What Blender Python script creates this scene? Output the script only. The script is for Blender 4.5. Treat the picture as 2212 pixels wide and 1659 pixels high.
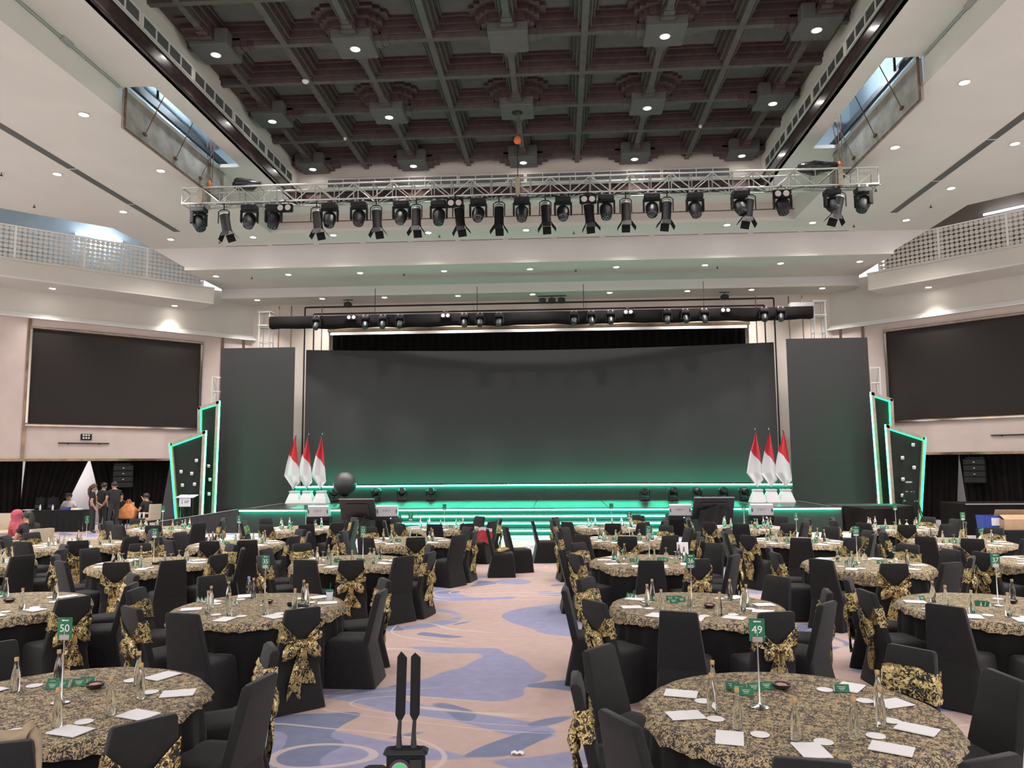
import bpy, bmesh, math, random
from mathutils import Vector, Matrix, Euler, noise

for o in list(bpy.data.objects):
    bpy.data.objects.remove(o)
SC = bpy.context.scene
COL = SC.collection
PI = math.pi
R = math.radians
RNG = random.Random(7)

# ------------------------------------------------------------------ camera
FPX, IW, IH = 1648.0, 2212.0, 1659.0
EYE = Vector((0, 0, 2.3))
_yaw, _pit, _rol = R(3.535), R(5.812), R(-0.425)
FW = Vector((-math.sin(_yaw) * math.cos(_pit), math.cos(_yaw) * math.cos(_pit), math.sin(_pit)))
_rt = Vector((math.cos(_yaw), math.sin(_yaw), 0))
_up = _rt.cross(FW)
RT = _rt * math.cos(_rol) + _up * math.sin(_rol)
UP = -_rt * math.sin(_rol) + _up * math.cos(_rol)
cam = bpy.data.cameras.new('camera')
cam.sensor_width = 36.0
cam.lens = FPX / IW * 36.0
cam.clip_start = 0.05
cam.clip_end = 200
camo = bpy.data.objects.new('camera', cam)
camo.matrix_world = Matrix(((RT.x, UP.x, -FW.x, EYE.x), (RT.y, UP.y, -FW.y, EYE.y), (RT.z, UP.z, -FW.z, EYE.z), (0, 0, 0, 1)))
COL.objects.link(camo)
SC.camera = camo

# ------------------------------------------------------------------ world and exposure
W = bpy.data.worlds.new('world')
SC.world = W
W.use_nodes = True
W.node_tree.nodes['Background'].inputs[0].default_value = (1.0, 0.945, 0.925, 1)
W.node_tree.nodes['Background'].inputs[1].default_value = 0.54
SC.view_settings.view_transform = 'Standard'
SC.view_settings.look = 'None'
SC.view_settings.gamma = 1.0
SC.view_settings.use_curve_mapping = False
SC.view_settings.exposure = 1.6
cy = SC.cycles
cy.max_bounces = 5
cy.diffuse_bounces = 2
cy.use_light_tree = False
cy.adaptive_threshold = 0.03
cy.glossy_bounces = 3
cy.transmission_bounces = 6
cy.transparent_max_bounces = 6
cy.caustics_reflective = False
cy.caustics_refractive = False
cy.sample_clamp_indirect = 4.0
cy.use_denoising = True
LAMP_W = 200.0          # one ceiling downlight
LAMP_COL = (1.0, 0.945, 0.92)
GREEN = (0.05, 1.0, 0.42)
GREEN_S = 14.0

# ------------------------------------------------------------------ from the photograph's pixels to points of the hall
def ray(x, y):
    return RT * ((x - IW / 2) / FPX) - UP * ((y - IH / 2) / FPX) + FW
def atz(x, y, z):
    d = ray(x, y); return EYE + d * ((z - EYE.z) / d.z)
def aty(x, y, Y):
    d = ray(x, y); return EYE + d * (Y / d.y)
def atx(x, y, X):
    d = ray(x, y); return EYE + d * (X / d.x)
def project(p):
    v = Vector(p) - EYE
    z = v.dot(FW)
    if z < 0.05:
        return (-9e9, -9e9)
    return (IW / 2 + FPX * v.dot(RT) / z, IH / 2 - FPX * v.dot(UP) / z)
def in_frame(p, m=0):
    x, y = project(p)
    return -m < x < IW + m and -m < y < IH + m

# ------------------------------------------------------------------ mesh building
class MB:
    def __init__(s):
        s.v = []; s.f = []; s.mi = []; s.cur = 0
    def face(s, idx):
        s.f.append(tuple(idx)); s.mi.append(s.cur)
    def add(s, vs):
        n = len(s.v); s.v.extend(Vector(p) for p in vs); return n
    def quad(s, a, b, c, d):
        n = s.add((a, b, c, d)); s.face((n, n + 1, n + 2, n + 3))
    def box(s, x0, x1, y0, y1, z0, z1, M=None):
        ps = [(x0, y0, z0), (x1, y0, z0), (x1, y1, z0), (x0, y1, z0), (x0, y0, z1), (x1, y0, z1), (x1, y1, z1), (x0, y1, z1)]
        if M is not None:
            ps = [M @ Vector(p) for p in ps]
        n = s.add(ps)
        for q in ((0, 3, 2, 1), (4, 5, 6, 7), (0, 1, 5, 4), (1, 2, 6, 5), (2, 3, 7, 6), (3, 0, 4, 7)):
            s.face([n + i for i in q])
        return s
    def bbox(s, x0, x1, y0, y1, z0, z1, b=0.01, M=None):
        """a box with chamfered vertical and horizontal edges"""
        def ring(z, i):
            return [(x0 + i + b, y0 + i, z), (x1 - i - b, y0 + i, z), (x1 - i, y0 + i + b, z), (x1 - i, y1 - i - b, z),
                    (x1 - i - b, y1 - i, z), (x0 + i + b, y1 - i, z), (x0 + i, y1 - i - b, z), (x0 + i, y0 + i + b, z)]
        rs = [ring(z0, b), ring(z0 + b, 0), ring(z1 - b, 0), ring(z1, b)]
        s.loft(rs, True, True, M)
        return s
    def loft(s, rings, cap0=False, cap1=False, M=None, closed=True):
        base = []
        for r in rings:
            base.append(s.add([M @ Vector(p) for p in r] if M is not None else r))
        k = len(rings[0])
        for a in range(len(rings) - 1):
            for i in range(k if closed else k - 1):
                j = (i + 1) % k
                s.face((base[a] + i, base[a] + j, base[a + 1] + j, base[a + 1] + i))
        if cap0: s.face([base[0] + i for i in reversed(range(k))])
        if cap1: s.face([base[-1] + i for i in range(k)])
        return s
    def cyl(s, p0, p1, r0, r1=None, n=8, cap=True):
        p0, p1 = Vector(p0), Vector(p1)
        r1 = r0 if r1 is None else r1
        d = (p1 - p0).normalized()
        a = d.orthogonal().normalized(); b = d.cross(a)
        rings = [[p + (a * math.cos(2 * PI * i / n) + b * math.sin(2 * PI * i / n)) * r for i in range(n)] for p, r in ((p0, r0), (p1, r1))]
        return s.loft(rings, cap, cap)
    def tube(s, pts, r, n=6, cap=True):
        pts = [Vector(p) for p in pts]
        rings = []
        a = None
        for i, p in enumerate(pts):
            d = (pts[min(i + 1, len(pts) - 1)] - pts[max(i - 1, 0)]).normalized()
            if a is None:
                a = d.orthogonal().normalized()
            else:
                a = (a - d * a.dot(d)).normalized()
            b = d.cross(a)
            rr = r[i] if isinstance(r, (list, tuple)) else r
            rings.append([p + (a * math.cos(2 * PI * k / n) + b * math.sin(2 * PI * k / n)) * rr for k in range(n)])
        return s.loft(rings, cap, cap)
    def lathe(s, prof, n=16, o=(0, 0, 0), M=None, cap0=True, cap1=True):
        o = Vector(o)
        rings = [[o + Vector((r * math.cos(2 * PI * i / n), r * math.sin(2 * PI * i / n), z)) for i in range(n)] for r, z in prof]
        return s.loft(rings, cap0, cap1, M)
    def prism(s, poly, z0, z1, M=None):
        return s.loft([[(x, y, z0) for x, y in poly], [(x, y, z1) for x, y in poly]], True, True, M)
    def prism_y(s, poly, y0, y1, M=None):
        """poly in x,z, extruded along y"""
        return s.loft([[(x, y0, z) for x, z in poly], [(x, y1, z) for x, z in poly]], True, True, M)
    def grid(s, fn, nu, nv, closed=False):
        n = s.add([fn(i / (nu if closed else nu), j / nv) for i in range(nu if closed else nu + 1) for j in range(nv + 1)])
        for i in range(nu):
            i2 = (i + 1) % nu if closed else i + 1
            for j in range(nv):
                s.face((n + i * (nv + 1) + j, n + i2 * (nv + 1) + j, n + i2 * (nv + 1) + j + 1, n + i * (nv + 1) + j + 1))
        return s
    def mesh(s, name, mats, smooth=None):
        me = bpy.data.meshes.new(name)
        me.from_pydata([tuple(p) for p in s.v], [], s.f)
        for m in (mats if isinstance(mats, (list, tuple)) else [mats]):
            me.materials.append(m)
        me.polygons.foreach_set('material_index', s.mi)
        bm = bmesh.new(); bm.from_mesh(me)
        bmesh.ops.recalc_face_normals(bm, faces=bm.faces)
        bm.to_mesh(me); bm.free()
        if smooth is not None:
            me.polygons.foreach_set('use_smooth', [True] * len(me.polygons))
            me.set_sharp_from_angle(angle=R(smooth))
        me.update()
        return me

def obj(name, me, parent=None, loc=(0, 0, 0), rz=0.0, rot=None):
    o = bpy.data.objects.new(name, me)
    COL.objects.link(o)
    o.parent = parent
    o.location = loc
    o.rotation_euler = rot if rot is not None else (0, 0, rz)
    return o
def tag(o, label=None, cat=None, group=None, kind=None):
    if label: o['label'] = label
    if cat: o['category'] = cat
    if group: o['group'] = group
    if kind: o['kind'] = kind
    return o
def thing(name, label, cat, loc=(0, 0, 0), rz=0.0, group=None):
    o = bpy.data.objects.new(name, None)
    o.empty_display_size = 0.1
    COL.objects.link(o)
    o.location = loc
    o.rotation_euler = (0, 0, rz)
    return tag(o, label, cat, group)
def struct(name, me, parent=None, loc=(0, 0, 0), rz=0.0):
    o = obj(name, me, parent, loc, rz)
    if parent is None: o['kind'] = 'structure'
    return o
def copy_tree(o, parent=None, label=None, group=None, loc=None, rz=None):
    c = o.copy(); COL.objects.link(c)
    c.parent = parent
    for ch in list(o.children):
        copy_tree(ch, c)
    if label: c['label'] = label
    if group: c['group'] = group
    if loc is not None: c.location = loc
    if rz is not None: c.rotation_euler = (0, 0, rz)
    return c
def text_mesh(txt, size, mat, depth=0.0008, align='CENTER'):
    cu = bpy.data.curves.new('lettering', 'FONT')
    cu.body = txt; cu.size = size; cu.align_x = align; cu.align_y = 'CENTER'; cu.extrude = depth
    cu.resolution_u = 3
    o = bpy.data.objects.new('lettering', cu); COL.objects.link(o)
    dg = bpy.context.evaluated_depsgraph_get(); dg.update()
    me = bpy.data.meshes.new_from_object(o.evaluated_get(dg))
    bpy.data.objects.remove(o)
    me.materials.clear(); me.materials.append(mat)
    return me

# ------------------------------------------------------------------ materials
def mat(name, col, rough=0.6, metal=0.0, emit=None, es=1.0, spec=None, noise_amt=0.0, noise_scale=8.0, bump=0.0, bump_scale=60.0, sheen=0.0, coat=0.0):
    m = bpy.data.materials.new(name); m.use_nodes = True
    nt = m.node_tree; b = nt.nodes['Principled BSDF']
    b.inputs['Base Color'].default_value = (*col, 1)
    b.inputs['Roughness'].default_value = rough
    b.inputs['Metallic'].default_value = metal
    if spec is not None: b.inputs['Specular IOR Level'].default_value = spec
    if sheen: b.inputs['Sheen Weight'].default_value = sheen
    if coat: b.inputs['Coat Weight'].default_value = coat
    if emit:
        b.inputs['Emission Color'].default_value = (*emit, 1)
        b.inputs['Emission Strength'].default_value = es
    if noise_amt or bump:
        tc = nt.nodes.new('ShaderNodeTexCoord')
    if noise_amt:
        n = nt.nodes.new('ShaderNodeTexNoise'); n.inputs['Scale'].default_value = noise_scale; n.inputs['Detail'].default_value = 4
        nt.links.new(tc.outputs['Object'], n.inputs['Vector'])
        r = nt.nodes.new('ShaderNodeValToRGB')
        r.color_ramp.elements[0].position = 0.3; r.color_ramp.elements[1].position = 0.7
        r.color_ramp.elements[0].color = (*[c * (1 - noise_amt) for c in col], 1)
        r.color_ramp.elements[1].color = (*[min(1, c * (1 + noise_amt)) for c in col], 1)
        nt.links.new(n.outputs['Fac'], r.inputs['Fac']); nt.links.new(r.outputs['Color'], b.inputs['Base Color'])
    if bump:
        n2 = nt.nodes.new('ShaderNodeTexNoise'); n2.inputs['Scale'].default_value = bump_scale; n2.inputs['Detail'].default_value = 3
        nt.links.new(tc.outputs['Object'], n2.inputs['Vector'])
        bp = nt.nodes.new('ShaderNodeBump'); bp.inputs['Strength'].default_value = bump; bp.inputs['Distance'].default_value = 0.02
        nt.links.new(n2.outputs['Fac'], bp.inputs['Height']); nt.links.new(bp.outputs['Normal'], b.inputs['Normal'])
    return m

def ramp(nt, els, inp, interp='LINEAR'):
    r = nt.nodes.new('ShaderNodeValToRGB'); r.color_ramp.interpolation = interp
    while len(r.color_ramp.elements) < len(els): r.color_ramp.elements.new(0.5)
    for e, (p, c) in zip(r.color_ramp.elements, els):
        e.position = p; e.color = (*c, 1) if len(c) == 3 else c
    nt.links.new(inp, r.inputs['Fac'])
    return r
def mixc(nt, fac, a, b):
    m = nt.nodes.new('ShaderNodeMix'); m.data_type = 'RGBA'
    for s, x in ((m.inputs[0], fac), (m.inputs[6], a), (m.inputs[7], b)):
        if isinstance(x, (tuple, list)): s.default_value = (*x, 1)
        elif isinstance(x, float): s.default_value = x
        else: nt.links.new(x, s)
    return m.outputs[2]

def carpet():
    m = bpy.data.materials.new('hall_carpet'); m.use_nodes = True
    nt = m.node_tree; b = nt.nodes['Principled BSDF']; N = nt.nodes; Lk = nt.links
    tc = N.new('ShaderNodeTexCoord')
    mp = N.new('ShaderNodeMapping'); mp.inputs['Scale'].default_value = (0.42, 0.6, 1); mp.inputs['Location'].default_value = (3.1, 1.3, 0)
    Lk.new(tc.outputs['Object'], mp.inputs['Vector'])
    def nz(scale, detail, off, dist=0.0, src=None):
        mm = N.new('ShaderNodeMapping'); mm.inputs['Location'].default_value = off
        Lk.new(src or mp.outputs['Vector'], mm.inputs['Vector'])
        n = N.new('ShaderNodeTexNoise'); n.inputs['Scale'].default_value = scale; n.inputs['Detail'].default_value = detail; n.inputs['Distortion'].default_value = dist
        Lk.new(mm.outputs['Vector'], n.inputs['Vector']); return n.outputs['Fac']
    big = nz(0.95, 0.6, (0, 0, 0), 1.1)
    sec = nz(1.25, 0.4, (7, 3, 0), 1.5)
    third = nz(0.8, 0.3, (-4, 9, 0), 0.9)
    fine = nz(240, 2, (0, 0, 0), 0, tc.outputs['Object'])
    wear = nz(7, 6, (2, 2, 0), 0.3, tc.outputs['Object'])
    tan = mixc(nt, wear, (0.52, 0.375, 0.335), (0.66, 0.495, 0.45))
    blue = mixc(nt, wear, (0.285, 0.29, 0.44), (0.41, 0.405, 0.57))
    slate = mixc(nt, wear, (0.19, 0.215, 0.33), (0.28, 0.30, 0.43))
    mb = ramp(nt, [(0.0, (0, 0, 0)), (0.555, (0, 0, 0)), (0.562, (1, 1, 1)), (1, (1, 1, 1))], big)
    c = mixc(nt, mb.outputs['Color'], tan, blue)
    ms = ramp(nt, [(0.0, (0, 0, 0)), (0.655, (0, 0, 0)), (0.661, (1, 1, 1)), (1, (1, 1, 1))], sec)
    c = mixc(nt, ms.outputs['Color'], c, slate)
    # thin pale contour lines
    mu = N.new('ShaderNodeMath'); mu.operation = 'MULTIPLY'; mu.inputs[1].default_value = 11.0; Lk.new(third, mu.inputs[0])
    fr = N.new('ShaderNodeMath'); fr.operation = 'FRACT'; Lk.new(mu.outputs[0], fr.inputs[0])
    ml = ramp(nt, [(0.0, (0, 0, 0)), (0.46, (0, 0, 0)), (0.475, (1, 1, 1)), (0.545, (1, 1, 1)), (0.56, (0, 0, 0)), (1, (0, 0, 0))], fr.outputs[0])
    area = ramp(nt, [(0.0, (0, 0, 0)), (0.47, (0, 0, 0)), (0.52, (1, 1, 1)), (1, (1, 1, 1))], nz(0.55, 0.2, (12, 5, 0), 0.4))
    mm2 = N.new('ShaderNodeMath'); mm2.operation = 'MULTIPLY'; Lk.new(ml.outputs['Color'], mm2.inputs[0]); Lk.new(area.outputs['Color'], mm2.inputs[1])
    mm3 = N.new('ShaderNodeMath'); mm3.operation = 'MULTIPLY'; Lk.new(mm2.outputs[0], mm3.inputs[0]); mm3.inputs[1].default_value = 0.75
    c = mixc(nt, mm3.outputs[0], c, (0.72, 0.60, 0.56))
    fm = ramp(nt, [(0.0, (0.8, 0.8, 0.8)), (1, (1.2, 1.2, 1.2))], fine)
    mx = N.new('ShaderNodeMix'); mx.data_type = 'RGBA'; mx.blend_type = 'MULTIPLY'; mx.inputs[0].default_value = 1.0
    Lk.new(c, mx.inputs[6]); Lk.new(fm.outputs['Color'], mx.inputs[7])
    Lk.new(mx.outputs[2], b.inputs['Base Color'])
    b.inputs['Roughness'].default_value = 0.95; b.inputs['Specular IOR Level'].default_value = 0.1
    bp = N.new('ShaderNodeBump'); bp.inputs['Strength'].default_value = 0.3; bp.inputs['Distance'].default_value = 0.01
    Lk.new(fine, bp.inputs['Height']); Lk.new(bp.outputs['Normal'], b.inputs['Normal'])
    return m

def brocade(name, scale, gold=(0.50, 0.37, 0.14), gold_sparkle=(0.75, 0.62, 0.36), dark=(0.030, 0.024, 0.032), cover=0.5, metal=0.75, rough=0.36, bump=0.5, spec=0.4):
    m = bpy.data.materials.new(name); m.use_nodes = True
    nt = m.node_tree; b = nt.nodes['Principled BSDF']; N = nt.nodes; Lk = nt.links
    tc = N.new('ShaderNodeTexCoord')
    def nz(sc, det, dist, off):
        mp = N.new('ShaderNodeMapping'); mp.inputs['Location'].default_value = off; Lk.new(tc.outputs['Object'], mp.inputs['Vector'])
        n = N.new('ShaderNodeTexNoise'); n.inputs['Scale'].default_value = sc; n.inputs['Detail'].default_value = det; n.inputs['Distortion'].default_value = dist
        Lk.new(mp.outputs['Vector'], n.inputs['Vector']); return n.outputs['Fac']
    leaf = nz(scale, 1.5, 2.2, (0, 0, 0))
    tone = nz(scale * 2.2, 2.0, 0.5, (5, 1, 2))
    v2 = N.new('ShaderNodeTexVoronoi'); v2.inputs['Scale'].default_value = scale * 0.42; v2.inputs['Randomness'].default_value = 0.55
    Lk.new(tc.outputs['Object'], v2.inputs['Vector'])
    vd = N.new('ShaderNodeMath'); vd.operation = 'MULTIPLY_ADD'; vd.inputs[1].default_value = 0.30; vd.inputs[2].default_value = -0.12
    Lk.new(v2.outputs['Distance'], vd.inputs[0])
    ad = N.new('ShaderNodeMath'); ad.operation = 'ADD'; Lk.new(leaf, ad.inputs[0]); Lk.new(vd.outputs[0], ad.inputs[1])
    k = ramp(nt, [(0.0, (1, 1, 1)), (cover - 0.025, (1, 1, 1)), (cover + 0.025, (0, 0, 0)), (1, (0, 0, 0))], ad.outputs[0])
    # fine dark veins inside the gold
    vein = N.new('ShaderNodeMath'); vein.operation = 'PINGPONG'; vein.inputs[1].default_value = 0.06
    Lk.new(leaf, vein.inputs[0])
    vr = ramp(nt, [(0.0, (0.35, 0.35, 0.35)), (0.012, (0.5, 0.5, 0.5)), (0.022, (1, 1, 1)), (1, (1, 1, 1))], vein.outputs[0])
    mu = N.new('ShaderNodeMath'); mu.operation = 'MULTIPLY'; Lk.new(k.outputs['Color'], mu.inputs[0]); Lk.new(vr.outputs['Color'], mu.inputs[1])
    tr = ramp(nt, [(0.35, gold), (0.68, gold_sparkle)], tone)  # random paler gold puts sparkle into the cloth colour
    Lk.new(mixc(nt, mu.outputs[0], dark, tr.outputs['Color']), b.inputs['Base Color'])
    mm = N.new('ShaderNodeMath'); mm.operation = 'MULTIPLY'; mm.inputs[1].default_value = metal; Lk.new(mu.outputs[0], mm.inputs[0]); Lk.new(mm.outputs[0], b.inputs['Metallic'])
    b.inputs['Roughness'].default_value = rough
    b.inputs['Specular IOR Level'].default_value = spec
    bp = N.new('ShaderNodeBump'); bp.inputs['Strength'].default_value = bump; bp.inputs['Distance'].default_value = 0.01
    Lk.new(tone, bp.inputs['Height']); Lk.new(bp.outputs['Normal'], b.inputs['Normal'])
    return m

def glass(name, col, rough=0.03, ior=1.33):
    m = mat(name, col, rough)
    b = m.node_tree.nodes['Principled BSDF']
    b.inputs['Transmission Weight'].default_value = 1.0
    b.inputs['IOR'].default_value = ior
    return m

def led_screen(name, col=(0.018, 0.018, 0.019)):
    m = bpy.data.materials.new(name); m.use_nodes = True
    nt = m.node_tree; b = nt.nodes['Principled BSDF']; N = nt.nodes; Lk = nt.links
    tc = N.new('ShaderNodeTexCoord')
    n = N.new('ShaderNodeTexNoise'); n.inputs['Scale'].default_value = 90; n.inputs['Detail'].default_value = 2
    Lk.new(tc.outputs['Object'], n.inputs['Vector'])
    r = ramp(nt, [(0.3, [c * 0.8 for c in col]), (0.7, [c * 1.25 for c in col])], n.outputs['Fac'])
    Lk.new(r.outputs['Color'], b.inputs['Base Color'])
    b.inputs['Roughness'].default_value = 0.85
    b.inputs['Specular IOR Level'].default_value = 0.12
    return m

M = {}
M['ceil'] = mat('ceiling_paint', (0.70, 0.675, 0.615), 0.85, noise_amt=0.03, noise_scale=0.8)
M['fascia'] = mat('fascia_paint', (0.67, 0.65, 0.62), 0.85, noise_amt=0.03, noise_scale=0.9)
M['wall'] = mat('wall_panel_fabric', (0.64, 0.53, 0.48), 0.9, noise_amt=0.05, noise_scale=1.5)
M['cream'] = mat('cream_plaster', (0.62, 0.585, 0.52), 0.85, noise_amt=0.03, noise_scale=1.0)
M['pilaster'] = mat('pilaster_panel', (0.58, 0.51, 0.44), 0.6, noise_amt=0.05, noise_scale=1.2)
M['marble'] = mat('brown_marble', (0.055, 0.032, 0.03), 0.28, noise_amt=0.7, noise_scale=5, coat=0.4)
M['bronze'] = mat('bronze_metal', (0.30, 0.20, 0.13), 0.25, 0.9, noise_amt=0.3, noise_scale=3)
M['gap'] = mat('dark_joint', (0.012, 0.011, 0.011), 0.8)
M['coffer_panel'] = mat('coffer_fabric_panel', (0.10, 0.103, 0.095), 0.9, noise_amt=0.1, noise_scale=3)
M['coffer_wood'] = mat('coffer_dark_wood', (0.070, 0.042, 0.041), 0.55, noise_amt=0.25, noise_scale=6)
M['coffer_rib'] = mat('coffer_rib_wood', (0.085, 0.072, 0.066), 0.45, noise_amt=0.2, noise_scale=6)
M['grille'] = mat('air_grille_metal', (0.42, 0.42, 0.40), 0.5, 0.2)
M['grille_back'] = mat('grille_backing', (0.20, 0.20, 0.19), 0.7)
M['slot'] = mat('slot_diffuser', (0.10, 0.105, 0.10), 0.5)
M['white'] = mat('white_paint', (0.75, 0.74, 0.70), 0.6)
M['concrete'] = mat('bare_board', (0.34, 0.315, 0.27), 0.9, noise_amt=0.25, noise_scale=2.5, bump=0.3, bump_scale=8)
M['rust'] = mat('rusty_edge', (0.14, 0.08, 0.05), 0.8, noise_amt=0.5, noise_scale=9)
M['steel_dark'] = mat('dark_steel', (0.035, 0.04, 0.045), 0.5, 0.5, noise_amt=0.3)
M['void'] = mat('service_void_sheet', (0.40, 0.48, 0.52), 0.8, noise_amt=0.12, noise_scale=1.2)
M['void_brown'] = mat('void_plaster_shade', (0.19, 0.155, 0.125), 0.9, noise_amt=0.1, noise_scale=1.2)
M['orange'] = mat('hoist_orange', (0.75, 0.18, 0.05), 0.5, noise_amt=0.15)
M['carpet'] = carpet()
M['black_cloth'] = mat('black_spandex', (0.0165, 0.0155, 0.0165), 0.8, spec=0.25, sheen=0.12, noise_amt=0.12, noise_scale=14, bump=0.15, bump_scale=180)
M['skirt_cloth'] = mat('black_table_skirt', (0.014, 0.0135, 0.0135), 0.85, spec=0.2, sheen=0.1, noise_amt=0.15, noise_scale=8)
M['drape'] = mat('black_drape', (0.011, 0.0095, 0.009), 0.95, spec=0.1, noise_amt=0.2, noise_scale=3)
M['stage'] = mat('stage_gloss_black', (0.02, 0.022, 0.022), 0.3, noise_amt=0.2, noise_scale=4)
M['stage_side'] = mat('stage_side_black', (0.022, 0.023, 0.023), 0.7, noise_amt=0.15, noise_scale=5)
M['led'] = led_screen('led_wall_face', (0.052, 0.052, 0.052))
M['screen'] = led_screen('projection_screen_dark', (0.036, 0.031, 0.029))
M['neon'] = mat('green_led_strip', (0.1, 0.6, 0.4), 0.5, emit=(0.03, 1.0, 0.58), es=GREEN_S)
M['neon_soft'] = mat('green_led_strip_dim', (0.1, 0.6, 0.4), 0.5, emit=(0.01, 1.0, 0.30), es=1.8)
M['neon_edge'] = mat('green_led_tube', (0.1, 0.6, 0.4), 0.5, emit=(0.04, 1.0, 0.48), es=7.0)
M['brass_trim'] = mat('raw_timber_edge', (0.42, 0.36, 0.27), 0.7, noise_amt=0.15)
M['panel_dark'] = mat('flocked_panel', (0.020, 0.026, 0.022), 0.95, noise_amt=0.2, noise_scale=20)
M['overlay'] = brocade('gold_brocade_cloth', 44, cover=0.54, gold=(0.44, 0.32, 0.18), gold_sparkle=(0.86, 0.69, 0.40), dark=(0.05, 0.04, 0.046), metal=0.2, rough=0.5, bump=0.45, spec=0.25)
M['sash'] = brocade('gold_brocade_sash', 24, cover=0.56, gold=(0.52, 0.37, 0.11), gold_sparkle=(1.0, 0.80, 0.40), dark=(0.02, 0.016, 0.016), metal=0.6, rough=0.30, bump=0.9)
M['paper'] = mat('white_paper', (0.93, 0.91, 0.93), 0.7)
M['bottle'] = glass('water_bottle_glass', (0.93, 0.95, 0.92))
M['goblet'] = glass('goblet_glass', (0.95, 0.97, 0.96), ior=1.2)
M['cap'] = mat('bottle_cap_gold', (0.50, 0.31, 0.12), 0.4, 0.2)
M['label'] = mat('bottle_label', (0.60, 0.61, 0.58), 0.5, noise_amt=0.25, noise_scale=60)
M['card'] = mat('green_card', (0.012, 0.165, 0.075), 0.5, noise_amt=0.35, noise_scale=12)
M['card_white'] = mat('white_card', (0.72, 0.74, 0.76), 0.6)
M['print'] = mat('pale_print', (0.80, 0.84, 0.80), 0.6)
M['chrome'] = mat('chrome_metal', (0.62, 0.62, 0.62), 0.22, 1.0)
M['bowl'] = mat('dark_bowl', (0.03, 0.022, 0.02), 0.25)
M['candy'] = mat('wrapped_sweets', (0.55, 0.28, 0.28), 0.4, noise_amt=0.5, noise_scale=70)
M['alu'] = mat('aluminium_truss', (0.50, 0.49, 0.47), 0.4, 0.6, noise_amt=0.1)
M['white_truss'] = mat('white_truss', (0.70, 0.69, 0.66), 0.5, 0.1)
M['fixture'] = mat('black_fixture', (0.008, 0.008, 0.009), 0.45, noise_amt=0.1)
M['fixture_dull'] = mat('black_fixture_dull', (0.009, 0.009, 0.0095), 0.65, spec=0.2)
M['lens'] = mat('fixture_lens', (0.02, 0.028, 0.03), 0.08, 0.0, coat=0.6)
M['blinder'] = mat('blinder_lens', (0.62, 0.56, 0.52), 0.35)
M['bagplastic'] = mat('black_plastic_bag', (0.02, 0.019, 0.022), 0.22, bump=0.9, bump_scale=9)
M['cable'] = mat('black_cable', (0.012, 0.012, 0.013), 0.5)
M['red'] = mat('flag_red', (0.62, 0.035, 0.055), 0.7, noise_amt=0.06)
M['flagwhite'] = mat('flag_white', (0.74, 0.73, 0.75), 0.7)
M['pvcwhite'] = mat('white_stand', (0.72, 0.71, 0.72), 0.45)
M['wedge'] = mat('grey_wedge', (0.36, 0.36, 0.37), 0.5)
M['grey_text'] = mat('grey_lettering', (0.20, 0.20, 0.21), 0.5)
M['purple_led'] = mat('violet_indicator', (0.3, 0.2, 0.8), 0.4, emit=(0.35, 0.22, 1.0), es=6)
M['tube_light'] = mat('fluorescent_tube', (0.9, 0.9, 1.0), 0.4, emit=(0.86, 0.86, 1.0), es=4)
M['lamp'] = mat('downlight_lens', (1, 1, 1), 0.4, emit=(1.0, 0.95, 0.90), es=14)
M['acrylic'] = glass('clear_acrylic', (0.9, 0.95, 0.93), 0.05, 1.15)
# ================================================================== the hall: floor, ceilings, walls
XC = -1.03
def mx(x): return 2 * XC - x
Z1, Z2 = 10.4, 11.03
S2 = math.sqrt(0.5)

m = MB(); m.box(-24, 22, -5, 34.5, -0.2, 0.0)
struct('floor', m.mesh('floor', M['carpet']))

# side ceilings, one slab each side of the recess
def side_ceiling(name, f):
    m = MB()
    poly = [(-10.1, -3), (-10.1, 25.75), (-10.1, 27.29), (-15.25, 27.29), (-15.25, 24.7), (-19.8, 20.15), (-19.8, -3)]
    m.prism([(f(x), y) for x, y in poly], Z1, Z1 + 0.12)
    return struct(name, m.mesh(name, M['ceil']))
ceil_l = side_ceiling('ceiling_left', lambda x: x)
ceil_r = side_ceiling('ceiling_right', mx)
m = MB(); m.box(-10.1, mx(-10.1), 25.75, 27.29, Z1, Z1 + 0.12)
ceil_f = struct('ceiling_front', m.mesh('ceiling_front', M['ceil']))

# the outer step up (riser) and the higher band with its two hoist openings
for side, f in (('left', lambda x: x), ('right', mx)):
    m = MB()
    a, b = sorted((f(-10.1), f(-10.22)))
    m.box(a, b, -3, 16.4, Z1 + 0.12, Z2); m.box(a, b, 21.8, 25.75, Z1 + 0.12, Z2)
    struct('trim_riser_' + side, m.mesh('riser', M['ceil']))
    m = MB()
    def bx(x0, x1, y0, y1):
        x0, x1 = sorted((f(x0), f(x1))); m.box(x0, x1, y0, y1, Z2, Z2 + 0.1)
    bx(-10.2, -8.72, -3, 16.37); bx(-10.2, -8.72, 21.25, 25.87); bx(-9.3, -8.72, 16.37, 21.25)
    struct('ceiling_band_' + side, m.mesh('ceiling_band', M['ceil']))
    # conduit on the riser edge
    m = MB(); m.tube([(f(-10.06), y, Z2 - 0.03) for y in (-3, 3, 8, 12, 16.3)], 0.018)
    for y in (9.0, 11.6, 14.2):
        m.box(*sorted((f(-10.09), f(-9.99))), y, y + 0.3, Z2 - 0.07, Z2 - 0.005)
    tag(obj('electrical_conduit', m.mesh('conduit', M['grille'])), 'thin grey conduit clipped along the %s ceiling step' % side, 'conduit')
m = MB(); m.box(-10.1, mx(-10.1), 25.75, 25.87, Z1 + 0.12, Z2)
struct('trim_riser_front', m.mesh('riser', M['cream']))
m = MB(); m.box(-8.72, mx(-8.72), 24.5, 25.87, Z2, Z2 + 0.1)
struct('ceiling_band_front', m.mesh('ceiling_band', M['ceil']))
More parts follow.
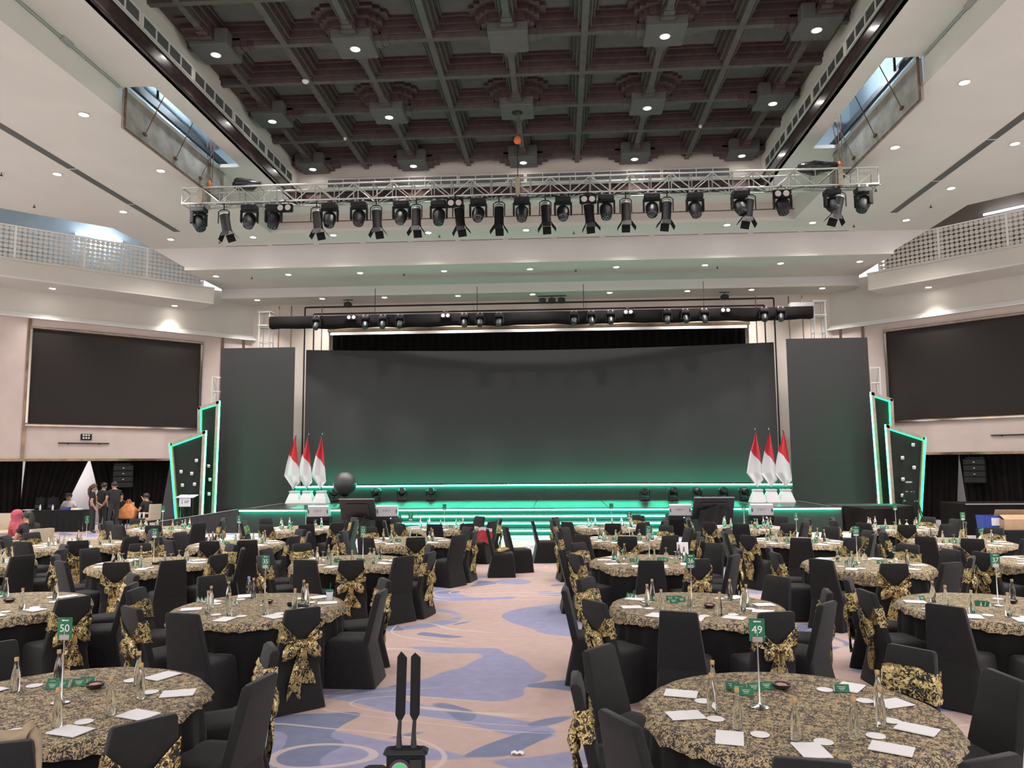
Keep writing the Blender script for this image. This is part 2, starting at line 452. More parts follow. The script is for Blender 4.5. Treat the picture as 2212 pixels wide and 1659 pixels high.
# a slim pipe in front of the far riser
m = MB(); m.tube([(x, 25.55, 10.72) for x in (-9.9, -4, 2, 8.0)], 0.018)
tag(obj('sprinkler_pipe', m.mesh('pipe', M['rust'])), 'thin rust-brown pipe running across behind the lighting truss', 'pipe')

# inner recess walls with brown marble band and air grilles
ZT = 12.78
def louver_unit(length, name):
    """grille lying along +x, face towards -y"""
    m = MB(); h = 0.33
    fr = 0.03
    m.box(0, length, -0.03, 0, 0, fr); m.box(0, length, -0.03, 0, h - fr, h)
    k = max(1, round(length / 0.58))
    for i in range(k + 1):
        x = i * (length - fr) / k
        m.box(x, x + fr, -0.03, 0, fr, h - fr)
    fm = m.mesh(name + '_frame', M['white'])
    m2 = MB()
    for j in range(9):
        z = fr + 0.006 + j * (h - 2 * fr) / 9
        m2.quad((fr, -0.022, z), (length - fr, -0.022, z), (length - fr, -0.004, z + 0.022), (fr, -0.004, z + 0.022))
    lm = m2.mesh(name + '_louvers', M['grille'])
    m3 = MB(); m3.quad((0, -0.002, 0), (length, -0.002, 0), (length, -0.002, h), (0, -0.002, h))
    return fm, lm, m3.mesh(name + '_backing', M['grille_back'])
GR = louver_unit(2.2, 'air_grille')
def add_grille(parent, loc, rz):
    g = obj('air_grille', GR[2], parent, loc, rz)
    obj('frame', GR[0], g); obj('louvers', GR[1], g)
def recess_wall(name, x0, x1, y0, y1):
    m = MB(); m.box(x0, x1, y0, y1, Z2, ZT)
    return struct(name, m.mesh(name, M['cream']))
wl = recess_wall('wall_recess_left', -8.84, -8.72, -3, 24.5)
wr = recess_wall('wall_recess_right', mx(-8.72), mx(-8.84), -3, 24.5)
wf = recess_wall('wall_recess_front', -8.84, mx(-8.84), 24.5, 24.62)
MZ0, MZ1 = 11.0, 11.37
def marble(name, parent, x0, x1, y0, y1, along):
    m = MB(); m.box(x0, x1, y0, y1, MZ0, MZ1); m.cur = 1
    e = 0.02
    if along == 'y':
        xi = x1 if x0 < XC else x0
        m.box(min(xi, xi + (e if x0 < XC else -e)), max(xi, xi + (e if x0 < XC else -e)), y0, y1, MZ1 - 0.035, MZ1)
        m.box(min(xi, xi + (e if x0 < XC else -e)), max(xi, xi + (e if x0 < XC else -e)), y0, y1, MZ0, MZ0 + 0.035)
    else:
        m.box(x0, x1, y0 - e, y0, MZ1 - 0.035, MZ1); m.box(x0, x1, y0 - e, y0, MZ0, MZ0 + 0.035)
    obj(name, m.mesh('marble_band', [M['marble'], M['gap']]), parent)
marble('marble_band', wl, -8.72, -8.66, -3, 24.44, 'y')
marble('marble_band', wr, mx(-8.66), mx(-8.72), -3, 24.44, 'y')
marble('marble_band', wf, -8.72, mx(-8.72), 24.44, 24.5, 'x')
for k in range(6):
    x = -7.72 + k * 2.24
    add_grille(wf, (x, 24.5, 11.5), 0)
for k in range(6):
    y = 23.9 - k * 2.3
    add_grille(wl, (-8.72, y - 2.2, 11.5), R(90))
    add_grille(wr, (mx(-8.72), y, 11.5), R(-90))

# coffered dark ceiling
m = MB(); m.box(-8.72, mx(-8.72), -3, 24.5, 12.72, 12.85)
coffer = struct('ceiling_coffer', m.mesh('ceiling_coffer', M['coffer_wood']))
CX = [-8.05, -6.36, -4.68, -2.90, -1.06, 0.70, 2.54, 4.28, 5.95]
CY = [24.0 - 1.795 * k for k in range(9)]
RIB, T1, T2, T3 = 12.14, 12.26, 12.40, 12.54
pm = {}
for i in range(len(CX) - 1):
    for j in range(len(CY) - 1):
        w, d = CX[i + 1] - CX[i] - 0.64, CY[j] - CY[j + 1] - 0.64
        key = (round(w, 2), round(d, 2))
        if key not in pm:
            q = MB(); q.bbox(-w / 2 - 0.06, w / 2 + 0.06, -d / 2 - 0.06, d / 2 + 0.06, 12.60, 12.72, 0.015); pm[key] = q.mesh('coffer_panel', M['coffer_panel'])
        obj('coffer_panel', pm[key], coffer, ((CX[i] + CX[i + 1]) / 2, (CY[j] + CY[j + 1]) / 2, 0))
def beam(x0, x1, y0, y1, ax):
    m = MB()
    for w, z in ((0.64, T3), (0.48, T2), (0.32, T1), (0.15, RIB)):
        m.cur = 1 if w < 0.2 else 0
        if ax == 'y': m.box(x0 - w / 2, x0 + w / 2, y0, y1, z - 0.006, 12.72)
        else: m.box(x0, x1, y0 - w / 2, y0 + w / 2, z, 12.72)
    m.cur = 1
    # fine moulding lines on the steps
    for w, z in ((0.64, T3), (0.48, T2), (0.32, T1)):
        for sgn in (-1, 1):
            c = sgn * (w / 2 - 0.012)
            if ax == 'y': m.box(x0 + c - 0.012, x0 + c + 0.012, y0, y1, z - 0.026, z - 0.006)
            else: m.box(x0, x1, y0 + c - 0.012, y0 + c + 0.012, z - 0.018, z)
    return m.mesh('coffer_beam', [M['coffer_wood'], M['coffer_rib']])
for x in CX: obj('coffer_beam', beam(x, x, CY[-1] - 0.5, 24.5, 'y'), coffer)
for y in CY: obj('coffer_beam', beam(-8.72, mx(-8.72), y, y, 'x'), coffer)
m = MB()
for a, z in ((1.75, T3 - 0.03), (1.45, T2 - 0.03), (1.2, T1 - 0.03)):
    c = a / 2; e = a * 0.34
    m.cur = 0
    m.box(-c, c, -e, e, z, 12.72); m.box(-e, e, -c, c, z, 12.72); m.box(-c * .85, c * .85, -c * .85, c * .85, z + 0.004, 12.72)
m.cur = 1
for dist, z, w in ((0.95, 12.13, 0.17), (0.80, 12.105, 0.24), (0.64, 12.08, 0.32)):
    m.box(-dist, dist, -w / 2, w / 2, z, 12.3); m.box(-w / 2, w / 2, -dist, dist, z, 12.3)
m.cur = 2
m.bbox(-0.46, 0.46, -0.46, 0.46, 12.0, 12.4, 0.02)
PADM = m.mesh('coffer_pad', [M['coffer_wood'], M['coffer_rib'], M['coffer_panel']])
m = MB(); m.bbox(-0.46, 0.46, -0.46, 0.46, 12.0, 12.4, 0.02); m.cur = 1
for a, z in ((2.1, 12.3), (1.6, 12.2), (1.2, 12.1)): m.box(-a / 2, a / 2, 0.0, 0.5, z, 12.72)
for dist, z, w in ((0.95, 12.13, 0.17), (0.80, 12.105, 0.24), (0.64, 12.08, 0.32)):
    m.box(-dist, dist, -w / 2, w / 2, z, 12.3); m.box(-w / 2, w / 2, -dist, 0, z, 12.3)
PADE = m.mesh('coffer_edge_pad', [M['coffer_panel'], M['coffer_wood']])
PADS = []
for i in range(0, 9, 2):
    for j in range(0, 9, 2):
        edge = j == 0 or i in (0, 8)
        o = obj('coffer_pad', PADE if edge else PADM, coffer, (CX[i], CY[j], 0), 0 if j == 0 else (R(90) if i == 0 else (R(-90) if i == 8 else 0)))
        PADS.append((i, j, CX[i], CY[j]))
m = MB(); m.box(-8.72, mx(-8.72), 24.05, 24.5, 12.34, 12.72); m.box(-8.72, -8.1, -3, 24.5, 12.34, 12.72); m.box(mx(-8.1), mx(-8.72), -3, 24.5, 12.34, 12.72)
obj('edge_moulding', m.mesh('edge_moulding', M['coffer_wood']), coffer)

# stepped soffits going down towards the stage
m = MB(); m.prism_y([(-15.25, Z1), (-14.0, 9.67), (mx(-14.0), 9.67), (mx(-15.25), Z1)], 27.29, 27.41)
struct('trim_fascia_upper', m.mesh('fascia', M['fascia']))
m = MB(); m.box(-14.0, mx(-14.0), 27.29, 30.48, 9.55, 9.67)
struct('ceiling_soffit_upper', m.mesh('soffit', M['ceil']))
m = MB(); m.box(-14.0, mx(-14.0), 30.48, 30.6, 9.27, 9.67)
struct('trim_fascia_lower', m.mesh('fascia', M['fascia']))
m = MB(); m.box(-14.0, mx(-14.0), 30.48, 33.0, 9.15, 9.27)
struct('ceiling_soffit_lower', m.mesh('soffit', M['ceil']))
# slot diffusers
q = MB(); q.box(-0.57, 0.57, -0.06, 0.06, -0.012, 0.0); q.cur = 1
q.box(-0.6, 0.6, -0.075, -0.06, -0.016, 0); q.box(-0.6, 0.6, 0.06, 0.075, -0.016, 0); q.box(-0.6, -0.57, -0.06, 0.06, -0.016, 0); q.box(0.57, 0.6, -0.06, 0.06, -0.016, 0); q.box(-0.57, 0.57, -0.004, 0.004, -0.016, 0)
slotm = q.mesh('slot_diffuser', [M['slot'], M['white']])
for k in range(13):
    obj('slot_diffuser', slotm, ceil_f if -10 < -12.0 + k * 1.83 < 8 else (ceil_l if k < 6 else ceil_r), (-11.55 + k * 1.76, 27.12, Z1)).scale = (1.4, 1, 1)
q = MB(); q.box(-0.11, 0.11, 0, 2.85, -0.012, 0); q.cur = 1
q.box(-0.11, 0.11, 2.85, 2.9, -0.012, 0)
slotl = q.mesh('linear_diffuser', [M['slot'], M['white']])
for par, x in ((ceil_l, -13.27), (ceil_r, 11.12)):
    for k in range(8):
        obj('linear_diffuser', slotl, par, (x, 25.3 - 2.9 * (k + 1), Z1))

# hoist openings in the raised band
for side, f, sg in (('left', lambda x: x, 1), ('right', mx, -1)):
    m = MB()
    xa, xb = sorted((f(-10.9), f(-8.9)))
    m.quad((f(-8.9), 15.4, Z2 + 0.1), (f(-8.9), 22.6, Z2 + 0.1), (f(-8.9), 22.6, 14), (f(-8.9), 15.4, 14))
    m.quad((f(-10.9), 15.4, Z2 + .1), (f(-10.9), 22.6, Z2 + .1), (f(-10.9), 22.6, 14), (f(-10.9), 15.4, 14))
    m.quad((xa, 22.6, Z2 + .1), (xb, 22.6, Z2 + .1), (xb, 22.6, 14), (xa, 22.6, 14))
    m.quad((xa, 15.4, Z2 + .1), (xb, 15.4, Z2 + .1), (xb, 15.4, 14), (xa, 15.4, 14))
    m.quad((xa, 15.4, 14), (xb, 15.4, 14), (xb, 22.6, 14), (xa, 22.6, 14))
    void = struct('wall_hoist_shaft_' + side, m.mesh('hoist_shaft', M['void']))
    for k, y in enumerate((16.9, 17.9, 18.3, 18.9, 19.6, 20.3, 20.9)):
        q = MB(); lean = (0.25 if k % 3 == 1 else (-0.3 if k % 3 == 2 else 0))
        q.cyl((f(-9.1 - 0.1 * (k % 2)), y, Z2 + 0.05), (f(-9.05 - 0.1 * (k % 2)), y + lean, 13.9), 0.05, n=4)
        obj('steel_strut', q.mesh('steel_strut', M['steel_dark']), void)
    for z in (11.4, 12.3):
        q = MB(); q.box(*sorted((f(-10.2), f(-10.1))), 15.5, 22.5, z, z + 0.12); obj('steel_rail', q.mesh('steel_rail', M['steel_dark']), void)
    q = MB(); q.box(*sorted((f(-9.98), f(-9.9))), 16.4, 21.3, Z2 + 0.1, Z2 + 0.22); obj('steel_rail', q.mesh('steel_rail', M['steel_dark']), void)
    # hinged access panel hanging on the riser
    p = MB(); p.box(*sorted((f(-10.12), f(-10.05))), 16.5, 21.78, Z1 - 0.28, Z2 + 0.04)
    pan = tag(obj('access_panel', p.mesh('access_panel', M['concrete'])), 'stained bare board panel hanging beside the %s hoist opening' % side, 'panel')
    q = MB(); xf = f(-10.045)
    q.box(*sorted((xf, xf + sg * 0.03)), 16.47, 16.53, Z1 - 0.28, Z2 + 0.06); q.box(*sorted((xf, xf + sg * 0.02)), 16.5, 21.8, Z1 - 0.31, Z1 - 0.26)
    obj('rusty_frame', q.mesh('rusty_frame', M['rust']), pan)
    q = MB(); q.box(*sorted((xf, xf + sg * 0.03)), 16.5, 21.8, Z2 + 0.0, Z2 + 0.07); obj('top_rail', q.mesh('top_rail', M['white']), pan)
    for y in (17.3, 18.8, 20.2):
        q = MB(); q.box(*sorted((xf, xf + sg * 0.05)), y, y + 0.12, Z1 - 0.1, Z1 - 0.04)
        q.tube([(xf + sg * 0.03, y + 0.06, Z1 - 0.06), (f(-9.6), y + 0.5, 12.0), (f(-9.3), y + 0.7, 13.5)], 0.012, 5)
        obj('stay_chain', q.mesh('stay_chain', M['rust']), pan)
    # orange chain hoist in the shaft
    h = thing('chain_hoist', 'orange chain hoist inside the %s ceiling opening' % side, 'hoist', (f(-9.75), 17.1, 11.5))
    q = MB(); q.bbox(-0.2, 0.2, -0.2, 0.2, 0, 0.4, 0.04); q.cyl((-0.2, 0, 0.2), (-0.33, 0, 0.2), 0.13, n=12); obj('motor', q.mesh('motor', M['orange'], 40), h)
    q = MB(); q.cyl((0, 0, 0.4), (0, 0, 1.5), 0.02); q.cyl((0.1, 0.1, -0.35), (0.1, 0.1, 0), 0.03); obj('chain', q.mesh('chain', M['steel_dark']), h)
    # work lamp in the shaft
    wlp = thing('work_lamp', 'bright work lamp glaring inside the %s ceiling opening' % side, 'lamp', (f(-9.25), 20.7, 11.6))
    q = MB(); q.bbox(-0.12, 0.12, -0.02, 0.06, -0.1, 0.1, 0.02); obj('housing', q.mesh('housing', M['fixture']), wlp)
    q = MB(); q.quad((-0.1, -0.025, -0.08), (0.1, -0.025, -0.08), (0.1, -0.025, 0.08), (-0.1, -0.025, 0.08)); obj('lamp_face', q.mesh('lamp_face', M['tube_light']), wlp)
    q = MB(); q.cyl((0, 0.02, 0.1), (0, 0.02, 2.3), 0.012); obj('hanger', q.mesh('hanger', M['steel_dark']), wlp)
    li = bpy.data.lights.new('work_lamp_light', 'POINT'); li.energy = 90; li.color = (0.75, 0.88, 1.0); li.shadow_soft_size = 0.1
    lo = bpy.data.objects.new('work_lamp_light', li); COL.objects.link(lo); lo.parent = wlp; lo.location = (0, -0.6, 0.9)

# back wall behind the stage with the dark proscenium
WB = 32.0
PX0, PX1, PZ = -9.8, 7.86, 7.92
m = MB()
m.box(-13.5, PX0, WB, WB + 0.3, 0, 9.2); m.box(PX1, 11.5, WB, WB + 0.3, 0, 9.2); m.box(PX0, PX1, WB, WB + 0.3, PZ, 9.2)
wb = struct('wall_back', m.mesh('wall_back', M['pilaster']))
q = MB(); q.box(PX0 - 1, PX1 + 1, WB + 1.6, WB + 1.7, 0, 9); struct('wall_proscenium_back', q.mesh('proscenium_back', M['drape']))
q = MB()
q.grid(lambda u, v: (PX0 + 0.05 + u * (PX1 - PX0 - 0.1), WB + 0.8 + 0.09 * math.sin(u * 330), v * (PZ + 0.1)), 330, 1)
tag(obj('stage_curtain', q.mesh('stage_curtain', M['drape'], 60)), 'black pleated curtain filling the proscenium behind the wide screen', 'curtain')
def wallbar(name, mt, x0, x1, z0, z1, d=0.04, par=None):
    q = MB(); q.box(x0, x1, WB - d, WB, z0, z1); obj(name, q.mesh(name, mt), par or wb)
wallbar('bronze_trim', M['bronze'], PX0 - 0.12, PX1 + 0.12, PZ, PZ + 0.12, 0.08)
wallbar('white_rail', M['white'], PX0 - 0.1, PX1 + 0.1, PZ - 0.14, PZ - 0.02, 0.06)
wallbar('bronze_trim', M['bronze'], PX0 - 0.06, PX0, 0, PZ, 0.06); wallbar('bronze_trim', M['bronze'], PX1, PX1 + 0.06, 0, PZ, 0.06)
for a, z in ((-10.95, 9.02), (-10.55, 8.72)):
    b = 2 * -0.97 - a
    wallbar('inlay_strip', M['gap'], a, b, z - 0.035, z + 0.035, 0.012)
    wallbar('inlay_strip', M['gap'], a - 0.03, a + 0.03, 0.5, z, 0.012); wallbar('inlay_strip', M['gap'], b - 0.03, b + 0.03, 0.5, z, 0.012)
for x in (-11.55, -10.2, -12.1):
    for xx in (x, -1.94 - x): wallbar('bronze_strip', M['bronze'], xx - 0.02, xx + 0.02, 0.3, 9.1, 0.02)
for x in (-3.6, 1.2):
    wallbar('panel_joint', M['gap'], x - 0.006, x + 0.006, 8.05, 9.1, 0.004)

# 45 degree corner walls, local x runs along the wall away from the stage, local -y faces the hall
def corner_wall(side):
    left = side == 'left'
    base = Vector((-13.3, WB, 0)) if left else Vector((11.34, WB, 0))
    # matrix: local u along wall, n towards hall
    u = Vector((-S2, -S2, 0)) if left else Vector((S2, -S2, 0))
    n = Vector((S2, -S2, 0)) if left else Vector((-S2, -S2, 0))
    def P(a, d, z): return base + u * a + n * d + Vector((0, 0, z))
    sg = 1 if left else -1
    tz = R(225) if left else R(-45)
    def slab(mb, a0, a1, d0, d1, z0, z1):
        mb.box(a0, a1, *sorted((sg * d0, sg * d1)), z0, z1)
    def struct(name, me): 
        o = obj(name, me, None, base, tz); o['kind'] = 'structure'; return o
    def tobj(name, me): return obj(name, me, None, base, tz)
    U = 13.5
    m = MB(); slab(m, -0.2, U, -0.25, 0, 2.5, 7.6); slab(m, -0.2, 1.15, -0.25, 0, 0, 2.5)
    w = struct('wall_' + side, m.mesh('wall_' + side, M['wall']))
    m = MB(); slab(m, -0.3, U, -0.25, 0.04, 7.6, 8.66)
    struct('wall_upper_' + side, m.mesh('wall_upper', M['cream']))
    m = MB(); slab(m, -0.3, U, 0.04, 0.16, 7.60, 7.66); slab(m, -0.3, U, 0.04, 0.11, 7.66, 7.72); slab(m, -0.3, U, 0.04, 0.07, 7.72, 7.78)
    struct('trim_cornice_' + side, m.mesh('cornice', M['white']))
    # return of the upper wall beside the stage wall
    m = MB()
    xa, xb = (-14.0, -11.9) if left else (10.0, 12.0)
    # bronze joints and opening lintel
    for a in (8.24, 1.25, 0.35):
        q = MB(); slab(q, a - 0.05, a + 0.05, 0, 0.05, 2.5, 7.6); obj('bronze_strip', q.mesh('bronze_strip', M['bronze']), w)
    q = MB(); slab(q, 1.15, U, -0.1, 0.06, 2.44, 2.53); obj('bronze_lintel', q.mesh('bronze_lintel', M['bronze']), w)
    for a in (3.4, 5.6, 7.1):
        q = MB(); slab(q, a - 0.004, a + 0.004, 0, 0.003, 2.55, 3.7); obj('panel_joint', q.mesh('panel_joint', M['pilaster']), w)
    # soffit, parapet and fretwork balcony
    D = 1.75
    m = MB(); slab(m, 2.3, U, 0, D, 8.64, 8.7)
    struct('ceiling_ledge_' + side, m.mesh('ledge', M['ceil']))
    m = MB(); slab(m, 2.3, U, D - 0.12, D, 8.7, 9.24); slab(m, 2.3, U, D - 0.14, D + 0.06, 9.24, 9.3)
    struct('wall_parapet_' + side, m.mesh('parapet', M['cream']))
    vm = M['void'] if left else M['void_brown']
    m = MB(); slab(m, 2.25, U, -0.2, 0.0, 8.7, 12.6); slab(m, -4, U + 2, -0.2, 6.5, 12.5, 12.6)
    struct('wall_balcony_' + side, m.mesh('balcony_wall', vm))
    m = MB(); slab(m, -0.6, 2.25, -0.25, 0.04, 8.66, 9.6); struct('wall_corner_' + side, m.mesh('corner_wall', M['cream']))
    # fretwork panels
    lat = []
    for k in range(5):
        a0 = 2.74 + 2.12 * k
        q = MB()
        z0, z1 = 9.3, 10.48; ww = 2.06
        # plate with holes: discs and webs between two rails
        nx, nz = 13, 7
        px, pz = ww / nx, (z1 - z0 - 0.1) / nz
        for i in range(nx):
            for j in range(nz):
                c0 = a0 + (i + 0.5) * px; cz = z0 + 0.05 + (j + 0.5) * pz
                if j % 2 == 0:
                    rr = 0.0765; pts = [(rr * math.cos(2 * PI * t / 10), rr * math.sin(2 * PI * t / 10)) for t in range(10)]
                else:
                    hw, hh = px / 2, pz / 2
                    pts = [(-hw, -hh * .14), (-hw * .35, -hh * .8), (hw * .35, -hh * .8), (hw, -hh * .14), (hw, hh * .14), (hw * .35, hh * .8), (-hw * .35, hh * .8), (-hw, hh * .14)]
                fr = [(c0 + x, sg * (D - 0.02), cz + z) for x, z in pts]; bk = [(c0 + x, sg * (D - 0.05), cz + z) for x, z in pts]
                q.loft([fr, bk], True, True)
        panel = MB()
        slab(panel, a0 - 0.03, a0 + ww + 0.03, D - 0.07, D - 0.01, z0, z0 + 0.05); slab(panel, a0 - 0.03, a0 + ww + 0.03, D - 0.07, D - 0.01, z1 - 0.05, z1)
        slab(panel, a0 - 0.03, a0 + 0.01, D - 0.07, D - 0.01, z0 + 0.05, z1 - 0.05); slab(panel, a0 + ww - 0.01, a0 + ww + 0.03, D - 0.07, D - 0.01, z0 + 0.05, z1 - 0.05)
        nth = ('first', 'second', 'third', 'fourth', 'fifth')[k]
        t = tag(tobj('fretwork_panel', panel.mesh('fretwork_frame', M['white'])), 'white fretwork balcony panel on the %s, %s from the stage' % (side, nth), 'panel', 'fretwork balcony panels')
        obj('fretwork', q.mesh('fretwork', M['cream']), t)
    # big dark screen with bronze frame
    s0, s1, b0, b1 = 2.18, 8.14, 3.78, 7.24
    c = P((s0 + s1) / 2, 0, 0)
    scr = MB(); slab(scr, s0, s1, -0.05, 0.02, b0, b1)
    t = tag(tobj('wall_screen', scr.mesh('wall_screen', M['screen'])), 'large dark projection screen set in the %s corner wall' % side, 'screen')
    for (a0, a1, z0, z1) in ((s0 - 0.1, s1 + 0.1, b1, b1 + 0.1), (s0 - 0.1, s1 + 0.1, b0 - 0.1, b0), (s0 - 0.1, s0, b0, b1), (s1, s1 + 0.1, b0, b1)):
        q = MB(); slab(q, a0, a1, 0, 0.09, z0, z1); q.cur = 1
        slab(q, a0 + 0.02, a1 - 0.02, 0.09, 0.1, z0 + 0.035, z1 - 0.035)
        obj('frame_bar', q.mesh('frame_bar', [M['bronze'], M['chrome']]), t)
    # recess behind the opening: dark drapes, pale wall
    m = MB(); slab(m, 0.5, U, -3.4, -3.3, 0, 3.2); struct('wall_recess_back_' + side, m.mesh('recess_back', M['white']))
    m = MB(); slab(m, 0.5, U, -3.4, -0.1, 2.6, 2.7); struct('ceiling_recess_' + side, m.mesh('recess_ceiling', M['gap']))
    m = MB(); slab(m, 0.3, 0.5, -3.4, -0.25, 0, 2.7); slab(m, U - 0.2, U, -3.4, -0.25, 0, 2.7); struct('wall_recess_end_' + side, m.mesh('recess_end', M['gap']))
    return P, slab, tobj
PL, slabL, tobjL = corner_wall('left')
PR, slabR, tobjR = corner_wall('right')

# drapes hung across the two openings: (a at top from/to, a at bottom from/to)
def drape(P, a0, a1, b0, b1, label, d=-0.5, ztop=2.46):
    q = MB(); n = max(8, int(abs(a1 - a0) * 26))
    def fn(u, v):
        a = (a0 + (a1 - a0) * u) * (1 - v) + (b0 + (b1 - b0) * u) * v
        return P(a, d + 0.05 * math.sin(u * n * 1.1) * (0.5 + 0.5 * v) + 0.02 * math.sin(u * n * 2.7 + v * 3), ztop * (1 - v) + 0.02)
    q.grid(fn, n * 2, 8)
    tag(obj('drape', q.mesh('drape', M['drape'], 60)), label, 'drape')
drape(PL, 1.4, 3.0, 1.4, 2.4, 'black drape beside the left neon panel, next to the lectern', -0.6)
drape(PL, 3.02, 5.95, 3.35, 5.3, 'black drape behind the standing crew, parted at its left edge')
drape(PL, 6.0, 8.05, 7.0, 8.2, 'black drape left of the pale gap behind the crew table')
drape(PL, 8.1, 10.5, 8.1, 10.5, 'dark drape at the far left edge of the left opening', -0.7)
drape(PR, 1.4, 4.25, 1.4, 4.05, 'black drape behind the ladder at the right neon panel', -0.6)
drape(PR, 4.3, 7.2, 4.5, 7.2, 'black drape behind the right hanging line array')
drape(PR, 7.2, 10.5, 7.2, 10.5, 'black drape at the far right edge of the opening', -0.7)

# wall items on the left wall: louvre box and dark bar; same bar on the right
q = MB(); slabL(q, 6.05, 6.42, 0, 0.04, 3.22, 3.45)
t = tag(tobjL('wall_socket_box', q.mesh('wall_socket_box', M['gap'])), 'small dark socket box under the left wall screen', 'socket')
for i in range(3):
    for j in range(2):
        q = MB(); a = 6.12 + i * 0.09; z = 3.27 + j * 0.1; slabL(q, a, a + 0.06, 0.04, 0.05, z, z + 0.06); obj('socket', q.mesh('socket', M['white']), t)
for P, sl, tb, a0, a1, nm in ((PL, slabL, tobjL, 5.45, 7.15, 'left'), (PR, slabR, tobjR, 5.55, 7.3, 'right')):
    q = MB(); sl(q, a0, a1, 0.02, 0.07, 3.08, 3.12)
    t = tag(tb('wall_bar', q.mesh('wall_bar', M['gap'])), 'thin black horizontal bar under the %s wall screen' % nm, 'bar')
    for a in (a0 + 0.3, a1 - 0.36):
        q = MB(); sl(q, a, a + 0.06, 0, 0.03, 3.06, 3.09); obj('bracket', q.mesh('bracket', M['gap']), t)

# unseen lamps added to brighten the recesses behind the drapes
for P, sl, tb, sgn, nm in ((PL, slabL, tobjL, 1, 'left'), (PR, slabR, tobjR, -1, 'right')):
    q = MB(); sl(q, 5.6, 6.8, -2.0, -1.9, 2.55, 2.6)
    t = tag(tb('recess_fill_lamp', q.mesh('batten', M['white'])), 'unseen fill lamp added to light the recess behind the %s drapes' % nm, 'lamp')
    q = MB(); sl(q, 5.65, 6.75, -1.98, -1.92, 2.53, 2.55); obj('tube', q.mesh('tube', M['tube_light']), t)
    li = bpy.data.lights.new('recess_fill_light', 'POINT'); li.energy = 45; li.color = (1.0, 0.93, 0.95); li.shadow_soft_size = 0.15
    lo = bpy.data.objects.new('recess_fill_light', li); COL.objects.link(lo); lo.parent = t; lo.location = (6.2, -sgn * 1.95, 2.3)

# fluorescent tubes in the balcony voids
for P, sl, tb, sgn, a0, a1, z, nm in ((PL, slabL, tobjL, 1, 5.3, 6.95, 11.0, 'left'), (PR, slabR, tobjR, -1, 5.8, 7.5, 11.05, 'right')):
    q = MB(); sl(q, a0, a1, 0.0, 0.05, z - 0.03, z + 0.05)
    t = tag(tb('fluorescent_batten', q.mesh('batten', M['white'])), 'glowing fluorescent tube above the %s fretwork balcony' % nm, 'lamp')
    q = MB(); q.cyl((a0 + 0.02, sgn * 0.09, z), (a1 - 0.02, sgn * 0.09, z), 0.035, n=8); obj('tube', q.mesh('tube', M['tube_light']), t)
    li = bpy.data.lights.new('batten_light', 'POINT'); li.energy = 22 if nm == 'left' else 3; li.color = (0.72, 0.82, 1.0); li.shadow_soft_size = 0.15
    lo = bpy.data.objects.new('batten_light', li); COL.objects.link(lo); lo.parent = t; lo.location = ((a0 + a1) / 2, sgn * 0.5, z)

# ================================================================== downlights
q = MB(); q.lathe([(0.10, 0.0), (0.125, -0.004), (0.13, -0.012), (0.105, -0.016), (0.10, -0.004)], 16, cap0=False, cap1=False)
RIM = q.mesh('rim', M['white'], 50)
q = MB(); q.lathe([(0.10, -0.008), (0.0005, -0.008)], 14, cap0=False, cap1=False)
LENS = q.mesh('lens', M['lamp'])
SPOT = {}
def spot_data(w, ang):
    if (w, ang) not in SPOT:
        li = bpy.data.lights.new('downlight_beam', 'SPOT'); li.energy = w; li.color = LAMP_COL; li.spot_size = R(ang); li.spot_blend = 0.9; li.shadow_soft_size = 0.09
        SPOT[(w, ang)] = li
    return SPOT[(w, ang)]
def downlight(x, y, z, label, group, w=LAMP_W, ang=125, s=1.0):
    t = thing('downlight', label, 'downlight', (x, y, z), 0, group)
    r = obj('rim', RIM, t); l = obj('lens', LENS, t); r.scale = l.scale = (s, s, 1)
    lo = bpy.data.objects.new('downlight_beam', spot_data(w, ang)); COL.objects.link(lo); lo.parent = t; lo.location = (0, 0, -0.05)
    return t
ORD = ['first', 'second', 'third', 'fourth', 'fifth', 'sixth', 'seventh', 'eighth', 'ninth', 'tenth']
for k, x in enumerate((-13.95, -10.9, -7.97, -4.55, -1.08, 2.40, 5.88, 8.78, 11.9)):
    downlight(x, 26.12, Z1, 'round downlight in the ceiling behind the lighting truss, %s from the left' % ORD[k], 'downlights behind the truss')
for k, x in enumerate((-13.23, -10.36, -7.55, -4.31, -1.03, 2.21, 5.5, 8.27, 11.13)):
    downlight(x, 28.27, 9.55, 'round downlight in the upper soffit before the stage, %s from the left' % ORD[k], 'downlights in the upper soffit', w=LAMP_W * (0.45 if k in (0, 8) else 1), ang=80 if k in (0, 8) else 125)
for k, x in enumerate((-12.62, -9.84, -7.2, -4.12, -1.03, 2.12, 5.26, 7.82, 10.62)):
    downlight(x, 30.85, 9.15, 'round downlight in the lowest soffit above the stage, %s from the left' % ORD[k], 'downlights in the lowest soffit', ang=95 if k in (0, 8) else 125)
for sd, xs in (('left', (-10.93, -13.92)), ('right', (8.85, 11.87))):
    for ci, x in enumerate(xs):
        for k, y in enumerate((23.05, 19.8, 16.35, 12.95, 9.55, 6.1)):
            if ci == 0 and k == 0: continue
            nm = 'nearer the recess' if ci == 0 else 'nearer the fretwork'
            downlight(x, y, Z1, 'downlight in the %s side ceiling %s, %s from the stage' % (sd, nm, ORD[k]), 'downlights in the side ceilings')
for i, j, x, y in PADS:
    if (i, j) in ((4, 2), (4, 4)) or j > 6: continue
    downlight(x, y, 12.0, 'coffered ceiling downlight, %s row from the stage, %s from the left' % (ORD[j // 2], ORD[i // 2]), 'downlights in the coffers', w=LAMP_W * 1.15, ang=78 if (i in (0, 8) or j == 0) else 125)
